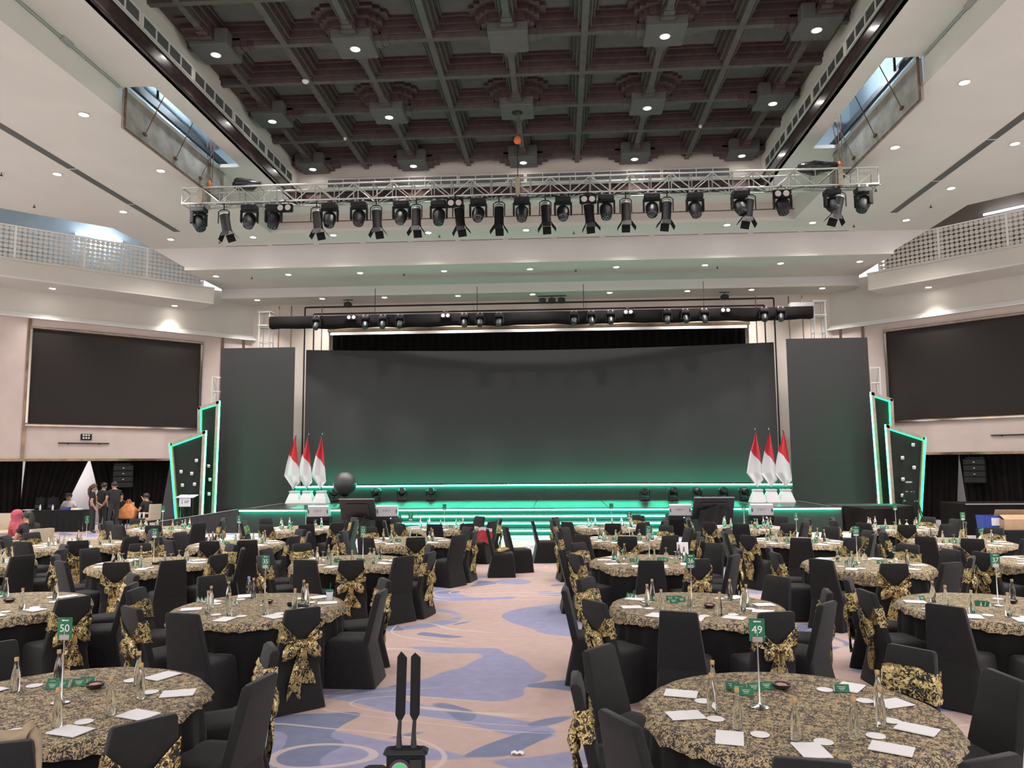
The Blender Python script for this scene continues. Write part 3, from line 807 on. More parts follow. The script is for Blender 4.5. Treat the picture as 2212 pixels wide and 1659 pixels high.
for (x, y), nm in (((-18.18, 25.93), 'left ledge above the wall screen, farther from the stage'), ((-15.36, 29.26), 'left ledge above the wall screen, closer to the stage'), ((13.75, 28.75), 'right ledge above the wall screen')):
    downlight(x, y, 8.64, 'round downlight in the ' + nm, 'wall washing downlights', w=75, ang=95)
# ceiling sprinklers and detectors
q = MB(); q.cyl((0, 0, 0), (0, 0, -0.07), 0.014, n=6); q.cyl((0, 0, -0.07), (0, 0, -0.085), 0.045, n=8)
SPR = q.mesh('ceiling_sprinkler', M['steel_dark'])
k = 0
for x, y, z, nm in ((-12.3, 26.5, Z1, 'left of the truss end'), (-4.2, 26.45, Z1, 'behind the truss centre-left'), (0.6, 26.45, Z1, 'behind the truss centre-right'), (10.3, 26.5, Z1, 'right of the truss end'),
                (-11.9, 28.5, 9.55, 'first in the upper soffit'), (-5.9, 28.5, 9.55, 'second in the upper soffit'), (0.7, 28.5, 9.55, 'third in the upper soffit'), (6.0, 28.5, 9.55, 'fourth in the upper soffit'),
                (-16.3, 22.2, Z1, 'by the left ceiling edge'), (-15.4, 19.6, Z1, 'in the left side ceiling'), (9.6, 22.9, Z1, 'in the right side ceiling'), (12.0, 24.6, Z1, 'by the right ceiling edge')):
    tag(obj('ceiling_sprinkler', SPR, None, (x, y, z)), 'small dark ceiling sprinkler ' + nm, 'sprinkler', 'ceiling sprinklers')
for x, y, r, nm in ((-6.42, 18.43, 0.09, 'cream smoke detector under a coffer rib'), (-6.38, 21.94, 0.05, 'small white detector under a left coffer rib'), (4.27, 21.93, 0.05, 'small white detector under a right coffer rib')):
    q = MB(); q.lathe([(r * 0.7, 0), (r, -0.02), (r, -0.05), (r * 0.55, -0.09), (0.01, -0.1)], 12); tag(obj('smoke_detector', q.mesh('smoke_detector', M['white'], 40), None, (x, y, RIB)), nm, 'detector')
# central hook through the coffer
hk = thing('hoist_hook', 'red hoist hook hanging from the hole in the coffered ceiling', 'hook', (-1.06, CY[2], 12.0))
q = MB(); q.lathe([(0.16, -0.005), (0.001, -0.005)], 14, cap0=False, cap1=False); obj('hole_shade_disc', q.mesh('hole_shade_disc', M['gap']), hk)  # flat black disc paints the dark inside of the hole
q = MB(); q.cyl((0, 0, 0), (0, 0, -0.75), 0.015); q.cyl((0.06, 0, 0), (0.06, 0, -0.75), 0.012); obj('chain', q.mesh('chain', M['rust']), hk)
q = MB(); q.lathe([(0.02, -0.92), (0.09, -0.88), (0.11, -0.80), (0.08, -0.72), (0.03, -0.68)], 12); obj('hook_block', q.mesh('hook_block', M['orange'], 50), hk)
q = MB(); q.tube([(0, 0, -0.75), (0, 0, -1.3), (0.0, 0.0, -1.86)], 0.012); obj('cable', q.mesh('cable', M['cable']), hk)
# ================================================================== stage
SX0, SX1, SY = -10.72, 8.92, 25.1
st = thing('stage_platform', 'low glossy black stage lit by green strips below the wide screen', 'stage', ((SX0 + SX1) / 2, SY, 0))
c0 = (SX0 + SX1) / 2
nseg = 8; w = (SX1 - SX0) / nseg
q = MB(); q.bbox(-w / 2 + 0.008, w / 2 - 0.008, -0.08, 6.4, 0.765, 0.8, 0.006); dk = q.mesh('deck_panel', M['stage'])
q = MB(); q.box(-w / 2 + 0.004, w / 2 - 0.004, 0.03, 6.4, 0.0, 0.72); fp = q.mesh('front_panel', M['stage_side'])
for k in range(nseg):
    obj('deck_panel', dk, st, (-(SX1 - SX0) / 2 + (k + 0.5) * w, 0, 0)); obj('front_panel', fp, st, (-(SX1 - SX0) / 2 + (k + 0.5) * w, 0, 0))
def neon_x(parent, x0, x1, y, z, nm='led_strip', h=0.045):
    m = MB(); m.bbox(x0, x1, y - 0.075, y - 0.035, z - h - 0.004, z - 0.004, 0.008); return obj(nm, m.mesh(nm, M['neon']), parent)
neon_x(st, SX0 - c0 + 0.05, -7.05 - c0, 0, 0.77); neon_x(st, -6.0 - c0, 4.2 - c0, 0, 0.77); neon_x(st, 5.4 - c0, SX1 - c0 - 0.05, 0, 0.77)
for sx in (SX0 + 0.25, SX1 - 0.25):
    q = MB(); q.box(-0.012, 0.012, 0.3, 4.3, 0.8, 0.803); obj('edge_tape', q.mesh('edge_tape', M['brass_trim']), st, (sx - c0, 0, 0))
steps = thing('stage_steps', 'three black steps with glowing green edges leading onto the stage', 'steps', (-0.9, 24.2, 0))
for k in range(3):
    q = MB(); q.box(-4.3, 4.25, 0.3 * k, 0.9 - 0.001, 0.2 * k, 0.2 * (k + 1) - 0.02); q.box(-4.3, 4.25, 0.3 * k - 0.08, 0.9 - 0.001, 0.2 * (k + 1) - 0.02, 0.2 * (k + 1)); s_ = obj('step', q.mesh('step', M['stage_side']), steps)
    neon_x(s_, -4.25, 4.2, 0.3 * k, 0.2 * (k + 1) - 0.02)

# curved LED wall on its riser
LXA, LXB = -10.12, 8.32
lc, lh = (LXA + LXB) / 2, (LXB - LXA) / 2
def ly(x):
    t = (x - lc) / lh; return 30.9 - 1.1 * t * t
lw = thing('led_wall', 'very wide curved dark video wall standing behind the stage', 'screen', (lc, 30.3, 0.8))
NC, NR_ = 20, 6
mw, mh = 2 * lh / NC, (6.83 - 1.43) / NR_
q = MB(); q.box(-mw / 2 + 0.0003, mw / 2 - 0.0003, 0, 0.08, 0, mh - 0.0006); modm = q.mesh('led_module', M['led'])
for i in range(NC):
    x = LXA + (i + 0.5) * mw
    ang = math.atan2(ly(x + 0.1) - ly(x - 0.1), 0.2)
    for j in range(NR_):
        o = obj('led_module', modm, lw, (x - lc, ly(x) - 30.3, 1.43 + j * mh - 0.8), ang); o.scale = (1 / math.cos(ang), 1, 1)
q = MB()
q.loft([[(x - lc, ly(x) - 30.3 + d, z) for d, z in ((-0.45, 0.0), (-0.45, 0.57), (0.6, 0.57), (0.6, 0.0))] for x in [LXA - 0.3 + k * (2 * lh + 0.6) / 24 for k in range(25)]], True, True)
obj('riser', q.mesh('riser', M['stage_side']), lw)
q = MB()
q.loft([[(x - lc, ly(x) - 30.3 + d, z) for d, z in ((-0.54, 0.555), (-0.54, 0.605), (-0.50, 0.605), (-0.50, 0.555))] for x in [LXA - 0.3 + k * (2 * lh + 0.6) / 24 for k in range(25)]], True, True)
obj('led_strip', q.mesh('led_strip', M['neon']), lw)
q = MB()
for k in range(24):
    x = LXA + k * 2 * lh / 23
    q.box(x - lc - 0.03, x - lc + 0.03, ly(x) - 30.3 + 0.1, ly(x) - 30.3 + 0.4, 0.58, 5.9)
sf = obj('support_frame', q.mesh('support_frame', M['steel_dark']), lw); sf['kind'] = 'stuff'

for nm, xa, xb in (('left', -13.22, -10.30), ('right', 8.56, 11.52)):
    t = thing('side_led_screen', 'tall dark video screen standing at the %s side of the stage' % nm, 'screen', ((xa + xb) / 2, 28.95, 0))
    ww, hh = (xb - xa) / 3, 6.2 / 7
    q = MB(); q.box(-ww / 2 + 0.0003, ww / 2 - 0.0003, 0, 0.08, 0, hh - 0.0006); mm = q.mesh('led_module', M['led'])
    for i in range(3):
        for j in range(7): obj('led_module', mm, t, ((i - 1) * ww, 0, 0.62 + j * hh))
    q = MB(); q.box(-(xb - xa) / 2, (xb - xa) / 2, 0.0, 0.36, 0, 0.62); obj('base', q.mesh('base', M['stage_side']), t)
    q = MB()
    for x in (-1.2, 0, 1.2): q.box(x - 0.04, x + 0.04, 0.1, 0.25, 0.6, 6.7)
    obj('support_frame', q.mesh('support_frame', M['steel_dark']), t)['kind'] = 'stuff'

# ---------------------------------------------------------------- trusses
def rod(length, r, mt, nm):
    q = MB(); q.cyl((0, 0, 0), (length, 0, 0), r, n=6); return q.mesh(nm, mt, 40)
def put_rod(me, name, parent, a, b, base_len):
    a, b = Vector(a), Vector(b); d = b - a
    o = obj(name, me, parent, a)
    o.rotation_euler = d.to_track_quat('X', 'Z').to_euler(); o.scale = (d.length / base_len, 1, 1)
    return o
def truss(parent, L, s, bay, mt, axis='x'):
    ch = rod(1.0, 0.028, mt, 'chord'); br = rod(1.0, 0.016, mt, 'brace')
    def V(u, a, b): return Vector((u, a, b)) if axis == 'x' else Vector((a, b, u))
    for a in (0, s):
        for b in (0, s): put_rod(ch, 'chord', parent, V(0, a, b), V(L, a, b), 1.0)
    n = max(1, round(L / bay)); bay = L / n
    for k in range(n + 1):
        u = k * bay
        for a in (0, s): put_rod(br, 'upright', parent, V(u, a, 0), V(u, a, s), 1.0)
        for b in (0, s): put_rod(br, 'cross_bar', parent, V(u, 0, b), V(u, s, b), 1.0)
        if k < n:
            for a in (0, s):
                p, r_ = (0, s) if k % 2 == 0 else (s, 0)
                put_rod(br, 'brace', parent, V(u, a, p), V(u + bay, a, r_), 1.0)
            if axis == 'x':
                p, r_ = (0, s) if k % 2 else (s, 0)
                put_rod(br, 'brace', parent, V(u, p, 0), V(u + bay, r_, 0), 1.0)
TX0, TX1, TY, TZ = -10.64, 8.66, 20.45, 9.67
ft = thing('lighting_truss', 'long silver box truss hanging under the ceiling full of lamps', 'truss', (TX0, TY, TZ))
truss(ft, TX1 - TX0, 0.46, 0.55, M['alu'])
for x in (-1.06 - TX0, 0.55, TX1 - TX0 - 1.0):
    q = MB(); q.box(x - 0.06, x + 0.06, -0.04, 0.5, -0.03, 0.5); obj('lifting_sling', q.mesh('lifting_sling', M['brass_trim']), ft)
for k, x in enumerate((-9.95, 7.75)):
    c = thing('hoist_chain', 'hoist chain and hook holding the %s end of the lighting truss' % ('left', 'right')[k], 'chain', (x, TY + 0.23, TZ + 0.49))
    q = MB(); q.cyl((0, 0, 0.15), (0, 0, 3.2), 0.016); q.cyl((0.07, 0, 0.2), (0.1, 0, 2.6), 0.012); q.tube([(-0.05, 0, 2.4), (-0.12, 0, 1.2), (-0.02, 0, 0.5), (0.1, 0, 0.0), (0.3, 0, 0.02)], 0.014); obj('chain', q.mesh('chain', M['rust']), c)
    q = MB(); q.lathe([(0.02, 0.0), (0.07, 0.05), (0.08, 0.16), (0.03, 0.25)], 10); obj('hook', q.mesh('hook', M['orange'], 50), c)
def blob(sx, sy, sz, seed, n=14):
    q = MB()
    rings = []
    for j in range(1, 8):
        th = PI * j / 8
        rings.append([Vector((sx * math.cos(2 * PI * i / n) * math.sin(th), sy * math.sin(2 * PI * i / n) * math.sin(th), sz * math.cos(th))) for i in range(n)])
    rings = [[p * (1 + 0.35 * noise.noise(p * 2.1 / max(sx, .1) + Vector((seed, 0, 0)))) for p in r] for r in rings]
    return q.loft(rings, True, True)
for k, (x, w_) in enumerate(((532, 0.42), (1765, 0.5))):
    p = aty(x, 400, TY + 0.2)
    b_ = blob(w_, 0.25, 0.17, k * 7.0)
    tag(obj('bagged_motor', b_.mesh('bagged_motor', M['bagplastic'], 60), None, (p.x, TY + 0.23, TZ + 0.60)), 'chain motor wrapped in a black plastic bag on the %s of the truss' % ('left end', 'right end')[k], 'motor')
q = MB()
for k in range(9):
    x0 = TX0 + 1 + k * 2.05
    q.tube([(x0 + i * 0.25 - TX0, 0.02 + 0.02 * math.sin(i * 2 + k), -0.03 - 0.09 * math.sin(PI * i / 8) * (0.4 + 0.6 * ((k * 37) % 5) / 4)) for i in range(9)], 0.011, 5)
cb = obj('power_cables', q.mesh('power_cables', M['cable'], 60), ft); cb['kind'] = 'stuff'

# ---- fixtures
def head_mesh():
    q = MB()
    q.lathe([(0.02, -0.16), (0.11, -0.155), (0.145, -0.10), (0.15, 0.02), (0.13, 0.12), (0.118, 0.20), (0.108, 0.21)], 16)
    return q.mesh('head', M['fixture'], 40)
HEADM = head_mesh()
q = MB(); q.lathe([(0.104, 0.2115), (0.09, 0.225), (0.05, 0.236), (0.001, 0.24)], 14, cap0=False); LENSM = q.mesh('lens', M['lens'], 60)
q = MB()
q.lathe([(0.108, 0.211), (0.104, 0.214)], 14, cap0=False, cap1=False)
q.cur = 0
for a in range(7):
    r_ = 0 if a == 0 else 0.062
    cx_, cy_ = r_ * math.cos(a * PI / 3), r_ * math.sin(a * PI / 3)
    q.lathe([(0.028, 0.212), (0.024, 0.222), (0.001, 0.224)], 8, (cx_, cy_, 0), cap0=False)
HONEY = q.mesh('honeycomb_lens', M['lens'], 40)
q = MB(); q.bbox(-0.18, 0.18, -0.12, 0.12, -0.13, 0.0, 0.025)
BASEM = q.mesh('base', M['fixture'], 30)
q = MB()
for sx in (-1, 1): q.bbox(sx * 0.185 - 0.022, sx * 0.185 + 0.022, -0.06, 0.06, -0.42, -0.12, 0.018)
q.bbox(-0.2, 0.2, -0.08, 0.08, -0.16, -0.125, 0.012)
YOKEM = q.mesh('yoke', M['fixture'], 30)
q = MB()
for sx in (-0.09, 0.09): q.box(sx - 0.02, sx + 0.02, -0.03, 0.03, -0.002, 0.09)
CLAMPM = q.mesh('clamp', M['alu'])
def moving_head(name, label, loc, pan, tilt, group, upright=False, honey=False, s=1.0, clamp=True):
    t = thing(name, label, 'stage light', loc, 0, group)
    t.scale = (s, s, s)
    if upright: t.rotation_euler = (PI, 0, pan); t.location = (loc[0], loc[1], loc[2] + 0.13 * s)
    b = obj('base', BASEM, t, (0, 0, 0.13) if upright else (0, 0, 0))
    off = 0.13 if upright else 0
    y = obj('yoke', YOKEM, t, (0, 0, off), pan if not upright else 0)
    h = obj('head', HEADM, y, (0, 0, -0.36), rot=(PI - tilt if not upright else tilt, 0, 0))
    obj('lens', HONEY if honey else LENSM, h)
    if clamp and not upright: obj('clamp', CLAMPM, t)
    if upright: t.location.z = loc[2] + 0.0; b.location.z = -0.0; 
    return t
def fix_upright(t, loc):
    t.location = loc
heads = [(428, 60, 30), (540, 10, 35), (592, -5, 15), (711, 8, 30), (776, 4, 28), (867, -2, 38), (947, 3, 20), (1033, 0, 45), (1127, 0, 30), (1216, 0, 42), (1309, -3, 24), (1408, -6, 40), (1502, 6, 32), (1598, 12, 38), (1690, -3, 18), (1800, 20, 40), (1865, -55, 30)]
for k, (x, pan, tl) in enumerate(heads):
    p = aty(x, 430, TY)
    moving_head('moving_head_light', 'black moving head lamp under the front truss, %s' % (ORD[k] + ' from the left' if k < 9 else ORD[16 - k] + ' from the right'), (p.x, TY + (0.0 if k % 3 else 0.08), TZ - 0.11), R(pan), R(tl), 'moving heads on the front truss', honey=k % 2 == 0, s=1.2)
# par cans with barn doors
q = MB(); q.lathe([(0.02, 0.02), (0.085, 0.0), (0.095, -0.06), (0.095, -0.40), (0.105, -0.42), (0.105, -0.45)], 14); q.cur = 1
for i in range(8):
    a = 2 * PI * i / 8; q.box(0.03 * math.cos(a) - 0.01, 0.03 * math.cos(a) + 0.01, 0.03 * math.sin(a) - 0.01, 0.03 * math.sin(a) + 0.01, 0.005, 0.03)
q.lathe([(0.097, -0.02), (0.099, -0.04), (0.097, -0.06)], 14, cap0=False, cap1=False)
PARM = q.mesh('can_body', [M['fixture_dull'], M['alu']], 35)
q = MB(); q.box(-0.085, 0.085, 0.0, 0.006, -0.16, 0); FLAPM = q.mesh('barn_door', M['fixture_dull'])
q = MB(); q.tube([(-0.115, 0, -0.2), (-0.115, 0, 0.05), (-0.06, 0, 0.09), (0.06, 0, 0.09), (0.115, 0, 0.05), (0.115, 0, -0.2)], 0.012, 5); q.cyl((0, 0, 0.09), (0, 0, 0.25), 0.014)
BRK = q.mesh('bracket', M['fixture'])
q = MB(); q.lathe([(0.1, -0.451), (0.001, -0.45)], 12, cap0=False, cap1=False); PARL = q.mesh('can_lens', M['blinder'])
pars = [(483, 462, 0.30, 14, 8), (683, 465, 0.25, 9, 6), (812, 462, 0.25, 6, 8), (899, 462, 0.25, 2, 5), (990, 458, 0.3, 7, 10), (1078, 455, 0.3, 0, 8), (1178, 455, 0.3, 3, 4), (1270, 455, 0.35, 6, 10), (1352, 450, 0.32, 0, 6), (1442, 450, 0.32, -6, 6), (1620, 440, 0.32, -10, 4), (1815, 432, 0.34, -16, 6)]
for k, (x, y, dz, roll, tl) in enumerate(pars):
    p = aty(x, y, TY)
    t = thing('par_can_light', 'black barn door spotlight hanging from the front truss, %s' % (ORD[k] + ' from the left' if k < 6 else ORD[11 - k] + ' from the right'), 'spotlight', (p.x, TY + 0.02, TZ - 0.33), 0, 'barn door spotlights on the front truss'); t.scale = (1.36, 1.36, 1.36)
    obj('bracket', BRK, t)
    b = obj('can_body', PARM, t, (0, 0, 0.02), rot=(R(tl - 14), R(-roll), 0))
    obj('can_lens', PARL, b)
    for a in range(4):
        rz = a * PI / 2
        f = obj('barn_door', FLAPM, b, (0.1 * math.sin(rz), -0.1 * math.cos(rz), -0.45))
        f.rotation_euler = Matrix.Rotation(rz, 3, 'Z').to_4x4().to_euler()
        f.rotation_euler = (Matrix.Rotation(rz, 4, 'Z') @ Matrix.Rotation(R(-32), 4, 'X')).to_euler()
# two-eye blinders
q = MB(); q.bbox(-0.235, 0.235, -0.06, 0.06, -0.23, 0.0, 0.015); BLB = q.mesh('blinder_body', M['fixture_dull'], 30)
q = MB(); q.lathe([(0.085, 0.004), (0.08, 0.012), (0.02, 0.02), (0.001, 0.02)], 14, cap0=False); BLL = q.mesh('blinder_lens', M['blinder'], 40)
q = MB(); q.tube([(-0.12, 0, 0), (-0.1, 0, 0.08), (0.1, 0, 0.08), (0.12, 0, 0)], 0.014, 5); q.cyl((0, 0, 0.08), (0, 0, 0.14), 0.02); BLK = q.mesh('bracket', M['fixture'])
def blinder(loc, label, group, s=1.0):
    t = thing('blinder_light', label, 'stage light', loc, 0, group); t.scale = (s, s, s)
    obj('blinder_body', BLB, t); obj('bracket', BLK, t)
    for sx in (-0.11, 0.11): obj('blinder_lens', BLL, t, (sx, -0.06, -0.115), rot=(R(90), 0, 0))
for k, x in enumerate((618, 984, 1270, 1687)):
    p = aty(x, 447, TY); blinder((p.x, TY - 0.1, TZ - 0.14), 'two-eye blinder lamp on the front truss, %s from the left' % ORD[k], 'blinders on the front truss', 0.98)

# black wrapped back truss on two white towers
BY, BZ0, BZ1 = 29.25, 7.6, 8.08
bt = thing('wrapped_truss', 'black fabric wrapped truss spanning above the video wall', 'truss', (-11.37, BY, 7.6))
q = MB(); L_ = 9.62 + 11.37
rings = []
for k in range(61):
    u = k / 60; sag = 0.02 * math.sin(u * 40) + 0.015 * math.sin(u * 97)
    rings.append([(u * L_, dy, z + (sag if z < 0.2 else sag * 0.3)) for dy, z in ((-0.22, 0.06), (-0.25, 0.15), (-0.25, 0.36), (-0.2, 0.46), (0.2, 0.46), (0.25, 0.36), (0.25, 0.12), (0.2, 0.02), (-0.16, 0.0))])
q.loft(rings, True, True); obj('fabric_wrap', q.mesh('fabric_wrap', M['drape'], 40), bt)
for k, x in enumerate((685, 790, 828, 865, 1003, 1037, 1078, 1240, 1277, 1319, 1441, 1480, 1521, 1650, 1686)):
    p = aty(x, 680, BY - 0.3)
    moving_head('moving_head_light', 'moving head lamp on the black wrapped truss, %s' % (ORD[k] + ' from the left' if k < 8 else ORD[14 - k] + ' from the right'), (p.x, BY - 0.34, 7.98), R(4 * ((k * 5) % 7 - 3)), R(38), 'moving heads on the wrapped truss', honey=k % 2 == 1, s=0.9)
for k, x in enumerate((760, 963, 1357, 1567)):
    p = aty(x, 690, BY - 0.3); blinder((p.x, BY - 0.34, 8.04), 'two-eye blinder lamp on the wrapped truss, %s from the left' % ORD[k], 'blinders on the wrapped truss', 0.85)
for nm, x, zt, yy in (('left', -11.9, 8.3, 29.35), ('right', 9.75, 8.3, 29.35)):
    t = thing('truss_tower', 'tall white truss tower carrying the %s end of the wrapped truss' % nm, 'truss', (x, yy, 0))
    truss(t, zt, 0.42, 0.6, M['white_truss'], 'z')
    for z_ in (zt - 0.55, zt):
        q = MB(); q.box(-0.05, 0.47, -0.05, 0.47, z_, z_ + 0.05); obj('top_plate', q.mesh('top_plate', M['white_truss']), t)
    q = MB(); q.box(-0.1, 0.52, -0.1, 0.52, 0, 0.04); obj('base_plate', q.mesh('base_plate', M['white_truss']), t)
for nm, x in (('left', -13.62), ('right', 11.6)):
    t = thing('truss_tower', 'shorter white truss tower peeking out beside the %s side screen' % nm, 'truss', (x, 29.1, 0))
    truss(t, 5.7, 0.36, 0.55, M['white_truss'], 'z')
    q = MB(); q.box(-0.1, 0.46, -0.1, 0.46, 0, 0.04); obj('base_plate', q.mesh('base_plate', M['white_truss']), t)
q = MB(); q.bbox(0, 0.9, 0, 0.3, 0, 0.18, 0.02)
p = aty(1705, 662, BY); tag(obj('dimmer_pack', q.mesh('dimmer_pack', M['wedge']), None, (p.x, BY - 0.15, 8.06)), 'grey dimmer box on the right end of the wrapped truss', 'box')
for x in (-7.2, -3.15, 1.0, 5.6):
    q = MB(); q.cyl((0, 0, 0), (0, 0, 1.1), 0.012); tag(obj('hanging_cable', q.mesh('hanging_cable', M['cable']), None, (x, BY, 8.05)), 'thin black wire holding the wrapped truss, %s' % ('far left', 'left centre', 'right centre', 'far right')[(-7.2, -3.15, 1.0, 5.6).index(x)], 'cable', 'wires of the wrapped truss')
# small lamps under the lowest soffit
for k, (x, n_) in enumerate(((752, 1), (1192, 3), (1565, 1))):
    p = aty(x, 640, 31.2)
    t = thing('ceiling_spotlight', ('small black spotlight under the lowest soffit, left of centre', 'cluster bar of three black spotlights at the soffit centre', 'small black spotlight under the lowest soffit, right of centre')[k], 'spotlight', (p.x, 31.2, 9.15))
    for i in range(n_):
        dx = (i - (n_ - 1) / 2) * 0.4
        q = MB(); q.bbox(dx - 0.15, dx + 0.15, -0.15, 0.15, -0.32, -0.12, 0.04); obj('lamp_body', q.mesh('lamp_body', M['fixture'], 30), t)
    q = MB(); q.box(-0.2 * n_, 0.2 * n_, -0.02, 0.02, -0.03, 0); q.cyl((0, 0, 0), (0, 0, -0.14), 0.015); obj('bracket', q.mesh('bracket', M['fixture']), t)

# moving heads standing along the back of the stage
for k, (x, pan, tl) in enumerate(((722, 20, 35), (812, -30, -25), (868, 15, 60), (931, 5, 10), (1393, -5, 5), (1454, 30, 60), (1506, 25, -25), (1562, 20, 60), (1608, 30, -20))):
    p = atz(x, 1082, 0.8); yy = min(p.y, ly(p.x) - 0.85)
    p = aty(x, 1075, yy)
    t = thing('floor_moving_head', 'black moving head lamp standing at the back of the stage, %s' % (ORD[k] + ' from the left' if k < 4 else ORD[8 - k] + ' from the right'), 'stage light', (p.x, yy, 0.8), R(pan), 'moving heads standing on the stage')
    b = obj('base', BASEM, t, (0, 0, 0), rot=(PI, 0, 0))
    y_ = obj('yoke', YOKEM, t, (0, 0, 0), rot=(PI, 0, 0))
    h = obj('head', HEADM, y_, (0, 0, -0.36), rot=(R(90 - tl * 0.3), 0, 0)); obj('lens', HONEY if k % 2 else LENSM, h)

# flags on white stands
def flag_mesh(seed):
    q = MB()
    Lf = [(0, 0), (0.20, -0.10), (0.36, -0.22), (0.55, -0.31), (0.75, -0.385), (0.88, -0.2), (1.0, -0.03)]
    Rf = [(0, 0.0), (0.2, 0.06), (0.4, 0.12), (0.6, 0.16), (0.78, 0.20), (0.87, 0.22), (1.0, -0.02)]
    def ev(t, v):
        for (a, x), (b, y) in zip(t, t[1:]):
            if v <= b: return x + (y - x) * (v - a) / (b - a)
        return t[-1][1]
    NU, NV = 28, 56
    Hf = 2.02
    def pt(i, j):
        v = j / NV; u = i / NU
        x = ev(Lf, v) * (1 - u) + ev(Rf, v) * u
        return Vector((x, 0.07 * math.sin(u * 9 + seed) * min(1, v * 3) * (1 - 0.4 * v), -Hf * v))
    base = q.add([pt(i, j) for i in range(NU + 1) for j in range(NV + 1)])
    for i in range(NU):
        for j in range(NV):
            c = (pt(i, j) + pt(i + 1, j + 1)) / 2
            q.cur = 0 if c.z > -0.70 - 1.22 * (c.x + 0.24) else 1
            k = base + i * (NV + 1) + j
            q.face((k, k + NV + 1, k + NV + 2, k + 1))
    return q.mesh('flag_cloth', [M['red'], M['flagwhite']], 60)
q = MB()
def sq(a, z): return [(-a, -a, z), (a, -a, z), (a, a, z), (-a, a, z)]
q.loft([sq(0.27, 0), sq(0.265, 0.03), sq(0.14, 0.40), sq(0.165, 0.405), sq(0.165, 0.45), sq(0.15, 0.455)], True, True)
STANDM = q.mesh('flag_stand', M['pvcwhite'], 20)
q = MB(); q.cyl((0, 0, 0.45), (0, 0, 2.58), 0.016, n=8); POLEM = q.mesh('pole', M['steel_dark'])
q = MB(); q.lathe([(0.01, 2.56), (0.022, 2.58), (0.018, 2.62), (0.003, 2.66)], 8); FINM = q.mesh('finial', M['chrome'], 50)
for k, x in enumerate((636, 664, 694, 1637, 1667, 1698)):
    p = atz(x, 1087, 0.8); yy = 28.7 if k < 3 else 28.0
    p = aty(x, 1086, yy)
    t = thing('flag', 'red and white flag on a white stand at the stage %s, %s' % ('left' if k < 3 else 'right', ('leftmost of three', 'middle of three', 'rightmost of three')[k % 3]), 'flag', (p.x, yy, 0.8), 0, 'flags on the stage')
    obj('flag_stand', STANDM, t); obj('pole', POLEM, t); obj('finial', FINM, t)
    f = obj('flag_cloth', flag_mesh(k * 1.3), t, (0, -0.10, 2.55)); f.scale = (1, 1, 1.0)

# dark inflated ball on a low stand
p = aty(745, 1045, 28.3)
t = thing('inflated_ball', 'big dark grey inflated ball beside the left flags', 'ball', (p.x, 28.3, 0.8))
q = MB(); n = 24
q.loft([[(0.44 * (1 - 0.012 * (abs((i % 3) - 1.5) < 0.6)) * math.sin(PI * j / 16) * math.cos(2 * PI * i / n), 0.44 * math.sin(PI * j / 16) * math.sin(2 * PI * i / n), 0.73 - 0.44 * math.cos(PI * j / 16)) for i in range(n)] for j in range(1, 16)], True, True)
BALLM = mat('ball_rubber', (0.05, 0.05, 0.05), 0.4)
obj('ball_skin', q.mesh('ball_skin', BALLM, 60), t)
q = MB(); q.lathe([(0.28, 0), (0.28, 0.04), (0.1, 0.1), (0.1, 0.26), (0.2, 0.33)], 16); obj('stand', q.mesh('stand', M['fixture'], 30), t)

# confidence monitors, seen from behind, in front of the stage
for k, (x0, x1, y0) in enumerate(((735, 812, 1070), (1498, 1582, 1067))):
    p = aty((x0 + x1) / 2, y0, 23.6); ww = (x1 - x0) / FPX * 23.6
    t = thing('confidence_monitor', ('black monitor on a stand facing the stage, left of the steps', 'black monitor with a cloth over its stand, right of the steps')[k], 'monitor', (p.x, 23.6, 0))
    q = MB()
    Mt = Matrix.Translation((0, 0, 0.86)) @ Matrix.Rotation(R(28), 4, 'X')
    q.bbox(-ww / 2, ww / 2, -0.03, 0.03, -0.38, 0.38, 0.01, Mt); q.bbox(-ww * 0.32, ww * 0.32, -0.07, -0.03, -0.25, 0.22, 0.01, Mt)
    obj('screen_body', q.mesh('screen_body', M['fixture'], 20), t)
    q = MB(); q.box(-ww / 2, ww / 2, -0.034, -0.028, 0.375, 0.385, Mt); obj('bezel_edge', q.mesh('bezel_edge', M['wedge']), t)
    q = MB(); q.bbox(-0.4, 0.4, -0.1, 0.35, 0, 0.08, 0.02); q.cyl((-0.2, 0.1, 0.05), (-0.2, 0.05, 0.7), 0.03); q.cyl((0.2, 0.1, 0.05), (0.2, 0.05, 0.7), 0.03); obj('stand', q.mesh('stand', M['fixture']), t)
    q = MB()
    def cf(u, v):
        return Vector(((u - 0.5) * ww * (0.72 + 0.25 * v), -0.13 - 0.22 * v + 0.03 * math.sin(u * 21 + v * 4) - 0.03 * math.sin(v * 9 + u * 5), (1.0 - 0.3 * abs(u - 0.6)) * (1 - v) * (0.95 if k else 0.62) + 0.015))
    q.grid(cf, 30, 12)
    tag(obj('cover_cloth', q.mesh('cover_cloth', M['skirt_cloth'], 60), None, (p.x, 23.6, 0)), ('black cloth hanging in front of the left stage monitor', 'rumpled black cloth draped over the right stage monitor')[k], 'cloth')
